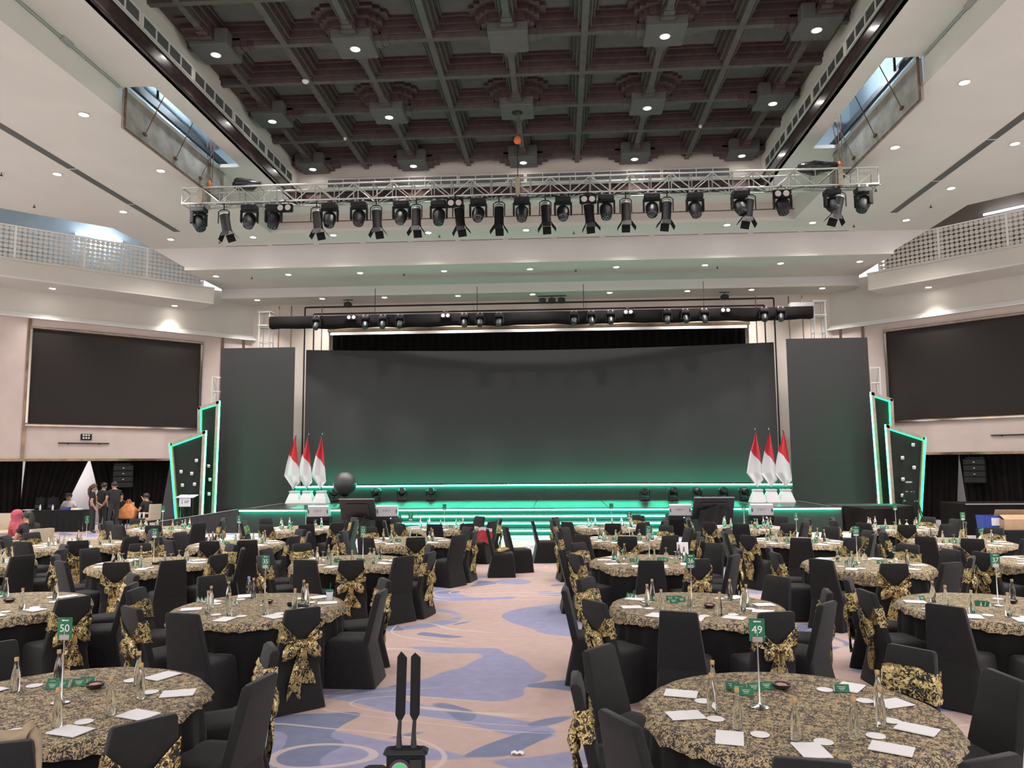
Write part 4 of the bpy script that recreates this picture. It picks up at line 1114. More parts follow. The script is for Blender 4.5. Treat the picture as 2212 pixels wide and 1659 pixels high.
# wedge loudspeakers on black subs
for k, x in enumerate((688, 836, 1470, 1645)):
    p = aty(x, 1112, 23.9)
    lab = ('left of the left monitor', 'between the left monitor and the steps', 'between the steps and the right monitor', 'right of the right monitor')[k]
    t = thing('wedge_speaker', 'grey wedge loudspeaker ' + lab, 'speaker', (p.x, 23.95, 0.635), R((6, 8, -8, -4)[k]), 'grey wedge speakers')
    q = MB(); q.loft([[(sx, -0.2, 0.0), (sx, 0.22, 0.0), (sx, 0.25, 0.12), (sx, -0.10, 0.34), (sx, -0.17, 0.30)] for sx in (-0.33, 0.33)], True, True); obj('cabinet', q.mesh('cabinet', M['wedge'], 20), t)
    for sx in (-1, 1):
        q = MB(); q.box(sx * 0.29 - 0.012, sx * 0.29 + 0.012, -0.205, -0.19, 0.1, 0.2); obj('handle', q.mesh('handle', M['gap']), t)
    o = obj('lettering', text_mesh('FBT', 0.13, M['grey_text']), t, (0, -0.192, 0.165), rot=(R(84), 0, 0)); o.scale = (1.25, 0.75, 1)
    t = thing('sub_speaker', 'black bass speaker box under the wedge ' + lab, 'speaker', (p.x, 24.0, 0), R((6, 8, -8, -4)[k]), 'black bass boxes')
    q = MB(); q.bbox(-0.36, 0.36, -0.28, 0.3, 0, 0.63, 0.02); obj('cabinet', q.mesh('cabinet', M['fixture_dull'], 20), t)
    q = MB(); q.bbox(-0.32, 0.32, -0.29, -0.275, 0.05, 0.5, 0.006); obj('grille_cloth', q.mesh('grille_cloth', M['drape']), t)
    q = MB(); q.lathe([(0.02, 0), (0.018, 0.01), (0.001, 0.012)], 8, cap0=False); obj('indicator_light', q.mesh('indicator_light', M['purple_led']), t, (0.12, -0.282, 0.57), rot=(R(90), 0, 0))

# neon edged side panels with clip spotlights
def neon_panel(name, label, Y, pts_px, floor_z, edges):
    W_ = [aty(x, y, Y) for x, y in pts_px]
    # carry the two lower corners down to the floor along the side edges
    def down(a, b):
        f = (floor_z - a.z) / (b.z - a.z); return a + (b - a) * f
    tl, tr, br, bl = W_
    W_ = [tl, tr, down(tr, br), down(tl, bl)]
    c = (W_[2] + W_[3]) / 2; c.z = floor_z
    t = thing(name, label, 'panel', c)
    loc = [v - c for v in W_]
    q = MB(); q.prism_y([(v.x, v.z) for v in loc], 0.0, 0.12); obj('panel_board', q.mesh('panel_board', M['panel_dark']), t)
    cen = sum(loc, Vector()) / 4
    for e in range(4):
        if e == 2: continue
        a, b = loc[e], loc[(e + 1) % 4]
        d = (b - a).normalized(); nrm = Vector((d.z, 0, -d.x))
        if (cen - a).dot(nrm) < 0: nrm = -nrm
        wdt = 0.10
        q = MB(); ps = [(a.x, a.z), (b.x, b.z), (b.x + nrm.x * wdt, b.z + nrm.z * wdt), (a.x + nrm.x * wdt, a.z + nrm.z * wdt)]
        q.prism_y(ps, -0.10, 0.0); obj('timber_edge', q.mesh('timber_edge', M['brass_trim']), t)
        for off, depth in edges[e]:
            q = MB(); hw = 0.016
            ps = [(a.x + nrm.x * (off - hw), a.z + nrm.z * (off - hw)), (b.x + nrm.x * (off - hw), b.z + nrm.z * (off - hw)), (b.x + nrm.x * (off + hw), b.z + nrm.z * (off + hw)), (a.x + nrm.x * (off + hw), a.z + nrm.z * (off + hw))]
            q.prism_y(ps, -depth, -depth + 0.04); obj('led_strip', q.mesh('led_strip', M['neon_edge'] if off < 0 else M['neon_soft']), t)
    return t
IN = [(0.122, 0.06)]
OUT = [(-0.024, 0.08)]
neon_panel('neon_panel', 'wide slanted dark panel with green neon edge, outer left of stage', 27.0, [(368, 958), (446, 930), (438, 1100), (381, 1118)], 0.0, [IN, OUT, None, [(0.03, 0.145)]])
neon_panel('neon_panel', 'tall narrow dark panel with green neon edge, inner left of stage', 27.7, [(429, 880), (475, 866), (465, 1100), (427, 1100)], 0.0, [IN, OUT, None, IN])
neon_panel('neon_panel', 'wide slanted dark panel with green neon edge, outer right of stage', 27.0, [(1912, 917), (1998, 945), (1988, 1127), (1925, 1097)], 0.0, [IN, [(0.03, 0.145)], None, OUT])
neon_panel('neon_panel', 'tall narrow dark panel with green neon edge, inner right of stage', 27.7, [(1880, 847), (1927, 862), (1938, 1097), (1899, 1097)], 0.0, [IN, IN, None, OUT])
q = MB(); q.bbox(-0.05, 0.05, -0.13, -0.01, -0.055, 0.04, 0.012); CSB = q.mesh('lamp_body', M['pvcwhite'], 30)
q = MB(); q.box(-0.075, 0.075, -0.02, 0.03, 0.03, 0.055); q.box(-0.075, -0.06, -0.02, 0.0, -0.04, 0.03); CSK = q.mesh('clip', M['steel_dark'])
for nm, Y, pts in (('outer left', 26.88, ((424, 993), (391, 1017), (414, 1021), (394, 1046), (420, 1044))), ('inner left', 27.58, ((450, 1005), (453, 1034), (451, 1065))), ('outer right', 26.88, ((1973, 959), (1950, 987), (1975, 1008), (1951, 1033), (1950, 1068)))):
    for k, (x, y) in enumerate(pts):
        p = aty(x, y, Y)
        t = thing('clip_spotlight', 'small white clip spotlight on the %s neon panel, %s from the top' % (nm, ORD[k]), 'spotlight', p, R(30 if x < 1000 else -30), 'clip spotlights on the neon panels')
        obj('lamp_body', CSB, t, rot=(R(20), 0, 0)); obj('clip', CSK, t)

# left ramp, right platform with drape
q = MB(); q.prism_y([(-13.6, 0), (-10.74, 0), (-10.74, 0.78), (-13.6, 0.36)], 25.15, 26.5)
t = tag(obj('side_ramp', q.mesh('side_ramp', M['stage_side'])), 'black side ramp running down from the stage on the left', 'ramp')
q = MB(); q.prism_y([(-13.6, 0.36), (-10.74, 0.78), (-10.74, 0.80), (-13.6, 0.38)], 25.13, 25.17); obj('edge_trim', q.mesh('edge_trim', M['wedge']), t)
q = MB(); q.bbox(8.98, 11.3, 25.6, 26.8, 0, 0.8, 0.01)
t = tag(obj('side_platform', q.mesh('side_platform', M['stage_side'])), 'black side platform right of the stage', 'platform')
q = MB(); q.grid(lambda u, v: (9.1 + 2.2 * u, 25.56 - 0.22 * v - 0.05 * math.sin(u * 14 + v * 3), (0.8 - 0.12 * math.sin(u * 3)) * (1 - v) + 0.01), 30, 8)
tag(obj('platform_cloth', q.mesh('platform_cloth', M['drape'], 60)), 'crumpled black cloth hanging off the right side platform', 'cloth')

# lectern on the left
p = aty(404, 1072, 26.68)
t = thing('lectern', 'clear acrylic lectern with a white sign by the left neon panel', 'lectern', (p.x, 26.68, 0))
zt = p.z
q = MB(); q.bbox(-0.33, 0.33, -0.2, 0.2, -0.012, 0.012, 0.004, Matrix.Translation((0, 0, zt)) @ Matrix.Rotation(R(12), 4, 'X')); obj('reading_top', q.mesh('reading_top', M['card_white']), t)
for sx in (-0.24, -0.12, 0.12, 0.24):
    q = MB(); q.bbox(sx - 0.02, sx + 0.02, -0.02, 0.02, 0.02, zt - 0.02, 0.004); obj('leg', q.mesh('leg', M['acrylic']), t)
q = MB(); q.bbox(-0.3, 0.3, -0.22, 0.22, 0, 0.02, 0.004); obj('base_plate', q.mesh('base_plate', M['acrylic']), t)
q = MB(); q.bbox(-0.21, 0.21, -0.15, -0.135, zt - 0.36, zt - 0.05, 0.01); s_ = obj('front_sign', q.mesh('front_sign', M['paper']), t)
BLUE = mat('sign_blue', (0.05, 0.18, 0.5), 0.6)
o = obj('logo', text_mesh('2', 0.17, BLUE), s_, (-0.1, -0.152, zt - 0.19), rot=(R(90), 0, 0))
for z, x1 in ((-0.165, 0.16), (-0.215, 0.13)):
    q = MB(); q.box(-0.02, x1, -0.152, -0.15, zt + z - 0.012, zt + z + 0.012); obj('logo_line', q.mesh('logo_line', BLUE), s_)
q = MB(); q.tube([(0.05, 0.05, zt), (0.08, 0.0, zt + 0.12), (0.14, -0.05, zt + 0.22)], 0.006); q.cyl((0.14, -0.05, zt + 0.22), (0.16, -0.07, zt + 0.26), 0.014); obj('microphone', q.mesh('microphone', M['fixture']), t)

# hanging line arrays in front of the drapes
q = MB(); q.loft([[(sx * (0.36 if y < 0 else 0.30), y, z) for sx, z in ((-1, 0.0), (1, 0.0), (1, 0.205), (-1, 0.205))] for y in (-0.18, 0.2)], True, True); LAB = q.mesh('speaker_module', M['fixture_dull'])
q = MB(); q.box(-0.34, 0.34, -0.19, -0.182, 0.015, 0.19); LAG = q.mesh('speaker_mesh', M['gap'])
q = MB(); q.box(-0.03, 0.03, -0.195, -0.189, 0.09, 0.11); LAL = q.mesh('badge', M['print'])
for nm, px_, dist in (('left', 262, 27.4), ('right', 2110, 25.2)):
    pw = PL if nm == 'left' else PR
    lo_, hi_ = 2.0, 9.0
    for _ in range(40):
        mid = (lo_ + hi_) / 2; xx = project(pw(mid, -0.3, 1.9))[0]
        if (xx > px_) == (nm == 'left'): lo_ = mid
        else: hi_ = mid
    pp = pw(lo_, -0.22, 0)
    t = thing('line_array', 'hanging black line array speaker in front of the %s drapes' % nm, 'speaker', (pp.x, pp.y, 1.42), R(45 if nm == 'left' else -45))
    for k in range(4):
        s_ = obj('speaker_module', LAB, t, (0, 0, 0.215 * k)); obj('speaker_mesh', LAG, s_)
        if k: obj('badge', LAL, s_)
    q = MB(); q.box(-0.3, 0.3, -0.1, 0.1, 0.86, 0.92); q.cyl((-0.2, 0, 0.92), (-0.2, 0, 1.18), 0.012); q.cyl((0.2, 0, 0.92), (0.2, 0, 1.18), 0.012); obj('fly_frame', q.mesh('fly_frame', M['fixture']), t)
# ================================================================== tables and chairs
# ---- covered chair; local +y is the front, origin on the floor under the seat
def rrect(hw, hd, r, n=5):
    pts = []
    for cx_, cy_, a0 in ((hw - r, hd - r, 0), (-hw + r, hd - r, 90), (-hw + r, -hd + r, 180), (hw - r, -hd + r, 270)):
        for i in range(n):
            a = R(a0 + 90 * i / (n - 1)); pts.append((cx_ + r * math.cos(a), cy_ + r * math.sin(a)))
    return pts
def seat_cover_mesh():
    q = MB(); rings = []
    n = 48
    def ring(z, hw, hd, yc, arch, r):
        base = rrect(hw, hd, r, 12)
        out = []
        for x, y in base:
            # 0 at corners, 1 at the middle of a side
            mxs = 1 - abs(abs(x) / hw - abs(y) / hd) if False else 0
            fx, fy = abs(x) / hw, abs(y) / hd
            mid = 1 - min(fx, fy) if max(fx, fy) > 0.9 else 0
            mid = max(0.0, mid) ** 1.2
            k = 1 - 0.10 * arch * mid
            out.append((x * (k if fx >= fy else 1), yc + y * (k if fy > fx else 1), z + 0.075 * arch * mid))
        return out
    rings.append(ring(0.004, 0.255, 0.285, -0.035, 1.0, 0.035))
    rings.append(ring(0.10, 0.243, 0.270, -0.03, 0.75, 0.035))
    rings.append(ring(0.25, 0.230, 0.250, -0.015, 0.35, 0.04))
    rings.append(ring(0.41, 0.226, 0.222, -0.01, 0.0, 0.05))
    rings.append(ring(0.455, 0.222, 0.216, -0.01, 0.0, 0.055))
    rings.append(ring(0.475, 0.205, 0.198, -0.01, 0.0, 0.06))
    rings.append(ring(0.485, 0.12, 0.12, 0.0, 0.0, 0.05))
    q.loft(rings, False, True)
    return q.mesh('seat_cover', M['black_cloth'], 50)
def back_at(z):
    t = (z - 0.40) / 0.55
    yc = -0.195 - 0.125 * t
    hw = 0.224 - 0.052 * t
    return yc, hw
def backrest_mesh():
    q = MB(); rings = []
    for z, s in ((0.36, 1.0), (0.47, 1.0), (0.6, 1.0), (0.72, 0.985), (0.84, 0.98), (0.925, 0.975), (0.938, 0.96), (0.943, 0.92)):
        yc, hw = back_at(z)
        th = 0.034 if z < 0.93 else 0.022
        rings.append([(x * 1.0, yc + y, z + (0.006 * (1 - (x / hw) ** 2) if z > 0.9 else 0)) for x, y in rrect(hw * s, th, 0.014, 6)])
    q.loft(rings, True, True)
    return q.mesh('backrest', M['black_cloth'], 50)
SEATM, BACKM = seat_cover_mesh(), backrest_mesh()
def wr(p, a, s, seed):
    return a * noise.noise(Vector(p) * s + Vector((seed, seed * 1.7, 0)))
def band_mesh(seed):
    """cloth wrapped over the front and sides of the backrest"""
    q = MB()
    z0, z1 = 0.62, 0.82
    path = []
    N = 30
    def pos(u, v):
        z = z0 + (z1 - z0) * v
        yc, hw = back_at(z)
        t = u * (2 * hw + 2 * 0.085)
        if t < 0.085: x, y = -hw - 0.006, yc - 0.045 + t
        elif t > 2 * hw + 0.085: x, y = hw + 0.006, yc + 0.04 - (t - 2 * hw - 0.085)
        else: x, y = -hw - 0.006 + (t - 0.085) * (hw + 0.006) / hw, yc + 0.044
        z += 0.012 * math.sin(u * 7 + seed) + wr((x, y, z), 0.02, 9, seed)
        y += wr((x * 2, z * 4, 1), 0.012, 14, seed) + 0.007 * math.sin(v * 22 + x * 6 + seed)
        return Vector((x, y + 0.004 * (1 if -hw < x < hw else 0), z))
    q.grid(pos, N, 10)
    return q.mesh('sash_band', M['sash'], 60)
def tie_mesh(seed):
    """the two gathered wings that run over the back to the knot"""
    q = MB()
    for sg in (-1, 1):
        def pos(u, v):
            zc = 0.735 - 0.125 * u
            hh = 0.085 * (1 - u) + 0.022 * u
            z = zc + (v - 0.5) * 2 * hh
            yc, hw = back_at(z)
            x = sg * (hw + 0.008) * (1 - u)
            y = yc - 0.040 - 0.03 * u + 0.010 * math.sin(v * 15 + seed) * (0.4 + u) + wr((x, z, 0), 0.014, 12, seed + sg)
            return Vector((x, y, z))
        q.grid(pos, 9, 9)
    return q.mesh('sash_tie', M['sash'], 60)
def loop_mesh(seed, sg):
    q = MB()
    ln, hh = 0.145 + 0.03 * math.sin(seed), 0.068
    dr = -0.05 - 0.05 * abs(math.sin(seed * 2.3))
    rings = []
    for k in range(11):
        u = k / 10
        w_ = hh * (0.28 + 0.95 * math.sin(PI * min(1, u * 0.78 + 0.08)) ** 0.8)
        th = 0.010 + 0.030 * math.sin(PI * u) ** 0.7
        cx_, cz_ = sg * (0.012 + ln * u), dr * u
        rings.append([Vector((cx_ + wr((u, a, 0), .014, 3, seed), th * math.cos(a) + wr((u * 3, a, 2), .012, 2, seed), cz_ + w_ * math.sin(a) * 0.9 + wr((u * 2, a * 2, 4), .012, 2, seed))) for a in [2 * PI * i / 10 for i in range(10)]])
    q.loft(rings, True, True)
    return q.mesh('bow_loop', M['sash'], 60)
def tail_mesh(seed, sg, length):
    q = MB()
    def pos(u, v):
        w_ = (0.03 + 0.075 * min(1, v * 1.5)) * (1 + 0.15 * math.sin(v * 5 + seed))
        x = sg * (0.01 + 0.045 * v) + (u - 0.5) * 2 * w_ * 0.7 + 0.018 * math.sin(v * 5 + seed)
        z = -length * v - 0.03 * (u - 0.5) * sg
        y = -0.012 + 0.018 * math.sin(u * 6.5 + v * 4 + seed) + 0.02 * math.sin(v * 6 + seed) * 0.5 + 0.06 * v
        return Vector((x, y, z))
    q.grid(pos, 9, 16)
    return q.mesh('bow_tail', M['sash'], 60)
q = MB(); q.lathe([(0.01, -0.045), (0.035, -0.03), (0.042, 0.0), (0.035, 0.03), (0.01, 0.045)], 10); KNOTM = q.mesh('bow_knot', M['sash'], 60)
SASH = []
for v_ in range(4):
    s_ = v_ * 3.1 + 1
    SASH.append(dict(band=band_mesh(s_), tie=tie_mesh(s_), l=loop_mesh(s_, -1), r=loop_mesh(s_ + 1.4, 1), tl=tail_mesh(s_, -1, (0.46, 0.40, 0.50, 0.36)[v_]), tr=tail_mesh(s_ + 2, 1, (0.32, 0.45, 0.36, 0.46)[v_])))
def build_chair(var):
    t = thing('banquet_chair', '', 'chair')
    obj('seat_cover', SEATM, t); obj('backrest', BACKM, t)
    if var is not None:
        S = SASH[var]
        b = obj('sash', S['band'], t); obj('sash_tie', S['tie'], b)
        yk = back_at(0.62)[0] - 0.075
        bow = obj('bow_knot', KNOTM, t, (0, yk, 0.62), rot=(0.2, 0.3, 0))
        obj('bow_loop', S['l'], bow, (0, -0.005, 0)); obj('bow_loop', S['r'], bow, (0, -0.005, 0))
        a = obj('bow_tail', S['tl'], bow, (0, -0.012, -0.01)); c = obj('bow_tail', S['tr'], bow, (0, -0.02, -0.01))
        for o in bow.children: o.rotation_euler = (-0.2, -0.3, 0)
        tag(b, 'gold and black brocade sash'); 
    return t
PROTO = {v: build_chair(v) for v in (None, 0, 1, 2, 3)}
USED = set()
HOURS = ['twelve', 'one', 'two', 'three', 'four', 'five', 'six', 'seven', 'eight', 'nine', 'ten', 'eleven']
def hour(deg):   # deg: 90 = away from the camera
    return int(round(((90 - deg) % 360) / 30)) % 12

TABLES = {   # id: x, y, number, phrase used in labels
    'L1': (-3.29, 4.97, '50', 'table fifty'), 'R1': (1.42, 5.0, '49', 'table forty-nine'),
    'L4': (-6.25, 8.32, None, 'the table left of table thirty-five'), 'L2': (-3.28, 8.30, '35', 'table thirty-five'), 'R2': (1.43, 8.43, '36', 'table thirty-six'), 'R7': (4.48, 8.45, '37', 'table thirty-seven'),
    'L6': (-9.35, 11.75, None, 'the table left of table twenty-three'), 'L5': (-6.40, 11.78, '23', 'table twenty-three'), 'L3': (-3.32, 12.05, '22', 'table twenty-two'),
    'R3': (1.36, 12.1, '21', 'table twenty-one'), 'R6': (4.50, 11.78, '20', 'table twenty'), 'R12': (7.42, 12.0, None, 'the table right of table twenty'),
    'L7': (-9.40, 14.6, '5', 'the table left of table six'), 'L8': (-6.26, 14.65, '6', 'table six'), 'L10': (-3.03, 15.2, '7', 'table seven'),
    'R4': (1.29, 15.4, '8', 'table eight'), 'R8': (4.46, 15.02, '9', 'table nine'), 'R10': (7.40, 14.85, '10', 'table ten'),
    'L9': (-9.5, 18.05, '', 'stage-side table by the crew'), 'L11': (-6.2, 18.1, '', 'stage-side table beyond table six'), 'L12': (-2.82, 18.22, '', 'stage-side table beyond table seven'),
    'R5': (1.15, 18.35, '', 'stage-side table beyond table eight'), 'R9': (4.27, 18.08, '', 'stage-side table beyond table nine'), 'R11': (7.45, 17.8, '', 'stage-side table beyond table ten'),
}
NUMW = {'50': 'fifty', '49': 'forty-nine', '35': 'thirty-five', '36': 'thirty-six', '37': 'thirty-seven', '23': 'twenty-three', '22': 'twenty-two', '21': 'twenty-one', '20': 'twenty', '6': 'six', '7': 'seven', '8': 'eight', '9': 'nine', '10': 'ten'}
TR, TH = 0.885, 0.75
def overlay_mesh(seed, drop, waves):
    q = MB(); n = 96
    rings = []
    rng = random.Random(seed)
    ph = [rng.uniform(0, 6.28) for _ in range(4)]
    def rad(a): return drop * (0.75 + 0.25 * math.sin(a * 3 + ph[0]) + 0.18 * math.sin(a * 7 + ph[1])) 
    for r_ in (0.3, 0.6, 0.8, 0.87): rings.append([(r_ * math.cos(2 * PI * i / n), r_ * math.sin(2 * PI * i / n), TH + 0.006 + 0.002 * noise.noise(Vector((r_ * 6 * math.cos(2 * PI * i / n), r_ * 6 * math.sin(2 * PI * i / n), seed)))) for i in range(n)])
    for f in (0.12, 0.5, 0.85, 1.0):
        rg = []
        for i in range(n):
            a = 2 * PI * i / n
            fl = math.sin(a * waves + ph[2]) * 0.6 + math.sin(a * (waves * 0.37) + ph[3]) * 0.4
            d = rad(a) * f + (0.012 * abs(math.sin(a * 24)) if f == 1.0 else 0)
            r_ = TR + 0.012 + 0.02 * f + 0.028 * f * fl + (0.025 * (1 - drop / 0.2) * f)
            rg.append((r_ * math.cos(a), r_ * math.sin(a), TH + 0.004 - d))
        rings.append(rg)
    q.loft(rings, True, False)
    return q.mesh('brocade_overlay', M['overlay'], 60)
def skirt_mesh(seed, drop):
    q = MB(); n = 160
    rng = random.Random(seed); p1, p2 = rng.uniform(0, 6), rng.uniform(0, 6)
    rings = []
    for z, k in ((TH - 0.003, 0.0), (TH - 0.03, 0.15), (0.5, 0.6), (0.25, 0.85), (0.015, 1.0)):
        rg = []
        for i in range(n):
            a = 2 * PI * i / n
            f = math.sin(a * 22 + p1 + 0.8 * math.sin(a * 3)) + 0.5 * math.sin(a * 37 + p2)
            r_ = TR - 0.012 + (0.03 * k) + 0.024 * k * f
            rg.append((r_ * math.cos(a), r_ * math.sin(a), z))
        rings.append(rg)
    q.loft(rings, False, False)
    return q.mesh('table_skirt', M['skirt_cloth'], 60)
OVER = [overlay_mesh(1, 0.075, 26), overlay_mesh(2, 0.10, 30), overlay_mesh(3, 0.16, 34), overlay_mesh(4, 0.13, 22)]
SKIRT = [skirt_mesh(k, 0.1) for k in range(3)]
q = MB(); q.lathe([(TR - 0.02, TH - 0.035), (TR - 0.012, TH - 0.03), (TR - 0.012, TH - 0.004), (TR - 0.02, TH - 0.001)], 48); TOPM = q.mesh('tabletop', M['brass_trim'], 30)
q = MB(); q.lathe([(0.3, 0), (0.3, 0.03), (0.06, 0.06), (0.06, TH - 0.036)], 16); PEDM = q.mesh('pedestal', M['fixture'], 30)

# ---- small things on the tables
def bottle_meshes():
    q = MB(); q.lathe([(0.029, 0.0), (0.033, 0.006), (0.0335, 0.10), (0.0325, 0.125), (0.026, 0.165), (0.0165, 0.20), (0.0145, 0.225), (0.0145, 0.238)], 14)
    b = q.mesh('bottle_glass', M['bottle'], 45)
    q = MB(); q.lathe([(0.0165, 0.236), (0.0168, 0.262), (0.015, 0.265)], 12); c = q.mesh('bottle_cap', M['cap'], 40)
    q = MB(); q.lathe([(0.0338, 0.03), (0.0340, 0.032), (0.0340, 0.085), (0.0338, 0.087)], 14, cap0=False, cap1=False); l = q.mesh('bottle_label', M['label'], 40)
    return b, c, l
BOT = bottle_meshes()
def bottle(loc, label, lab=True):
    t = thing('water_bottle', label, 'bottle', loc, 0, 'glass water bottles on the tables')
    t.scale = (0.86, 0.86, 0.86)
    obj('bottle_glass', BOT[0], t); obj('bottle_cap', BOT[1], t)
    return t
q = MB(); q.lathe([(0.034, 0), (0.04, 0.04), (0.038, 0.075), (0.012, 0.10), (0.005, 0.11), (0.005, 0.15), (0.012, 0.16), (0.033, 0.165), (0.034, 0.168)], 12); GOB = q.mesh('goblet', M['goblet'], 50)
q = MB(); q.bbox(-0.076, 0.076, -0.106, 0.106, 0, 0.006, 0.001); PAPM = q.mesh('notepad', M['paper'])
q = MB(); q.lathe([(0.052, 0), (0.053, 0.002), (0.052, 0.003)], 20); COAM = q.mesh('coaster', M['paper'], 40)
q = MB(); q.loft([[(-0.065, -0.028, 0), (-0.065, 0.0, 0.062), (-0.065, 0.028, 0)], [(0.065, -0.028, 0), (0.065, 0.0, 0.062), (0.065, 0.028, 0)]], False, False); q.cur = 1
q.face((0, 1, 2)); q.face((5, 4, 3)); TENTM = q.mesh('tent_card', [M['card'], M['card_white']])
q = MB(); q.box(-0.04, 0.035, -0.0005, 0.0005, -0.002, 0.002); TENTL = q.mesh('print_line', M['print'])
q = MB(); q.lathe([(0.03, 0), (0.055, 0.012), (0.062, 0.032), (0.057, 0.034), (0.045, 0.016), (0.001, 0.012)], 18, cap1=False); BOWLM = q.mesh('dark_bowl', M['bowl'], 50)
q = MB(); q.lathe([(0.044, 0.018), (0.035, 0.03), (0.001, 0.035)], 10, cap0=False); SWEET = q.mesh('sweets', M['candy'], 40)
def tent(loc, rz, label):
    t = tag(obj('tent_card', TENTM, None, loc, rz), label, 'card', 'green tent cards on the tables'); t.scale = (0.72, 0.72, 0.76)
    for k, z in enumerate((0.042, 0.03, 0.018)):
        o = obj('print_line', TENTL, t, (0, -0.0285 * (1 - z / 0.062) - 0.0009, z), rot=(R(-24), 0, 0)); o.scale = (1 - 0.25 * k, 1, 1.3 if k == 1 else 0.8)
    return t
# number stand
q = MB(); q.lathe([(0.06, 0), (0.062, 0.004), (0.05, 0.012), (0.012, 0.018), (0.006, 0.03), (0.005, 0.30), (0.004, 0.47)], 14); STAND2 = q.mesh('stand', M['chrome'], 40)
q = MB(); q.bbox(-0.048, 0.048, -0.003, 0.003, 0.40, 0.54, 0.001); CARDM = q.mesh('number_card', M['card'])
q = MB(); q.bbox(-0.034, 0.034, -0.008, 0.008, 0.395, 0.432, 0.003); CLIPM = q.mesh('card_clip', M['chrome'])
NUM = {}
def number_stand(loc, num, rz, label):
    t = thing('number_stand', label, 'sign', loc, rz, 'table number stands')
    obj('stand', STAND2, t); c = obj('number_card', CARDM, t); obj('card_clip', CLIPM, t)
    if num:
        if num not in NUM: NUM[num] = text_mesh(num, 0.068, M['print'])
        o = obj('number', NUM[num], c, (0, -0.0045, 0.470), rot=(R(90), 0, 0)); pass
        for dx, w_ in ((-0.012, 0.4), (0.012, 0.8)):
            o = obj('logo', TENTL, c, (dx, -0.0045, 0.522)); o.scale = (w_ * 0.5, 1, 2.2 if dx < 0 else 1.6)
    return t

# chairs that the photograph lets one place singly: (bearing, sash?)
P_, B_ = False, True
CHAIRS = {
    'R1': [(-104, P_), (-145, P_), (-179, B_), (147, P_), (109, B_), (72, P_), (37, B_), (6, P_), (-33, P_), (-68, B_)],
    'R2': [(-106, P_), (-68, B_), (-36, P_), (-4, B_), (39, P_), (75, B_), (112, P_), (149, B_), (-177, P_), (-145, B_)],
    'L1': [(-2, P_), (-39, B_), (-68, P_), (-105, B_), (36, B_), (74, P_), (108, B_), (144, P_), (-178, B_), (-142, P_)],
    'L2': [(-96, P_), (-53, B_), (-6, P_), (-128, B_), (-179, B_), (135, P_), (101, B_), (66, P_), (30, B_)],
    'L4': [(-25, B_), (13, P_), (-70, P_), (-105, B_), (50, B_), (86, P_), (120, B_)],
    'R7': [(148, B_), (-133, P_), (-172, B_), (-97, B_), (110, P_), (76, B_), (40, P_), (-60, P_)],
    'R3': [(-97, P_), (-66, B_), (-148, B_), (-3, B_), (33, P_), (-35, P_), (70, B_), (106, P_), (142, B_), (178, P_)],
    'R6': [(-99, B_), (-135, P_), (-66, P_), (-28, B_), (8, P_), (44, B_), (80, P_), (116, B_), (152, P_), (-172, B_)],
    'L3': [(-74, B_), (-41, P_), (-103, P_), (-18, B_), (-140, B_), (178, P_), (142, B_), (106, P_), (70, B_), (30, P_)],
    'L5': [(-82, B_), (-50, P_), (-118, P_), (-18, B_), (18, P_), (54, B_), (90, P_), (126, B_), (162, P_), (-158, B_)],
}
def chair_set(tid, k):
    if tid in CHAIRS: return CHAIRS[tid]
    off = RNG.uniform(-10, 10) - 100
    flip = k % 2
    return [(((off + 36 * i + RNG.uniform(-5, 5)) + 180) % 360 - 180, (i + flip) % 2 == 1) for i in range(10)]
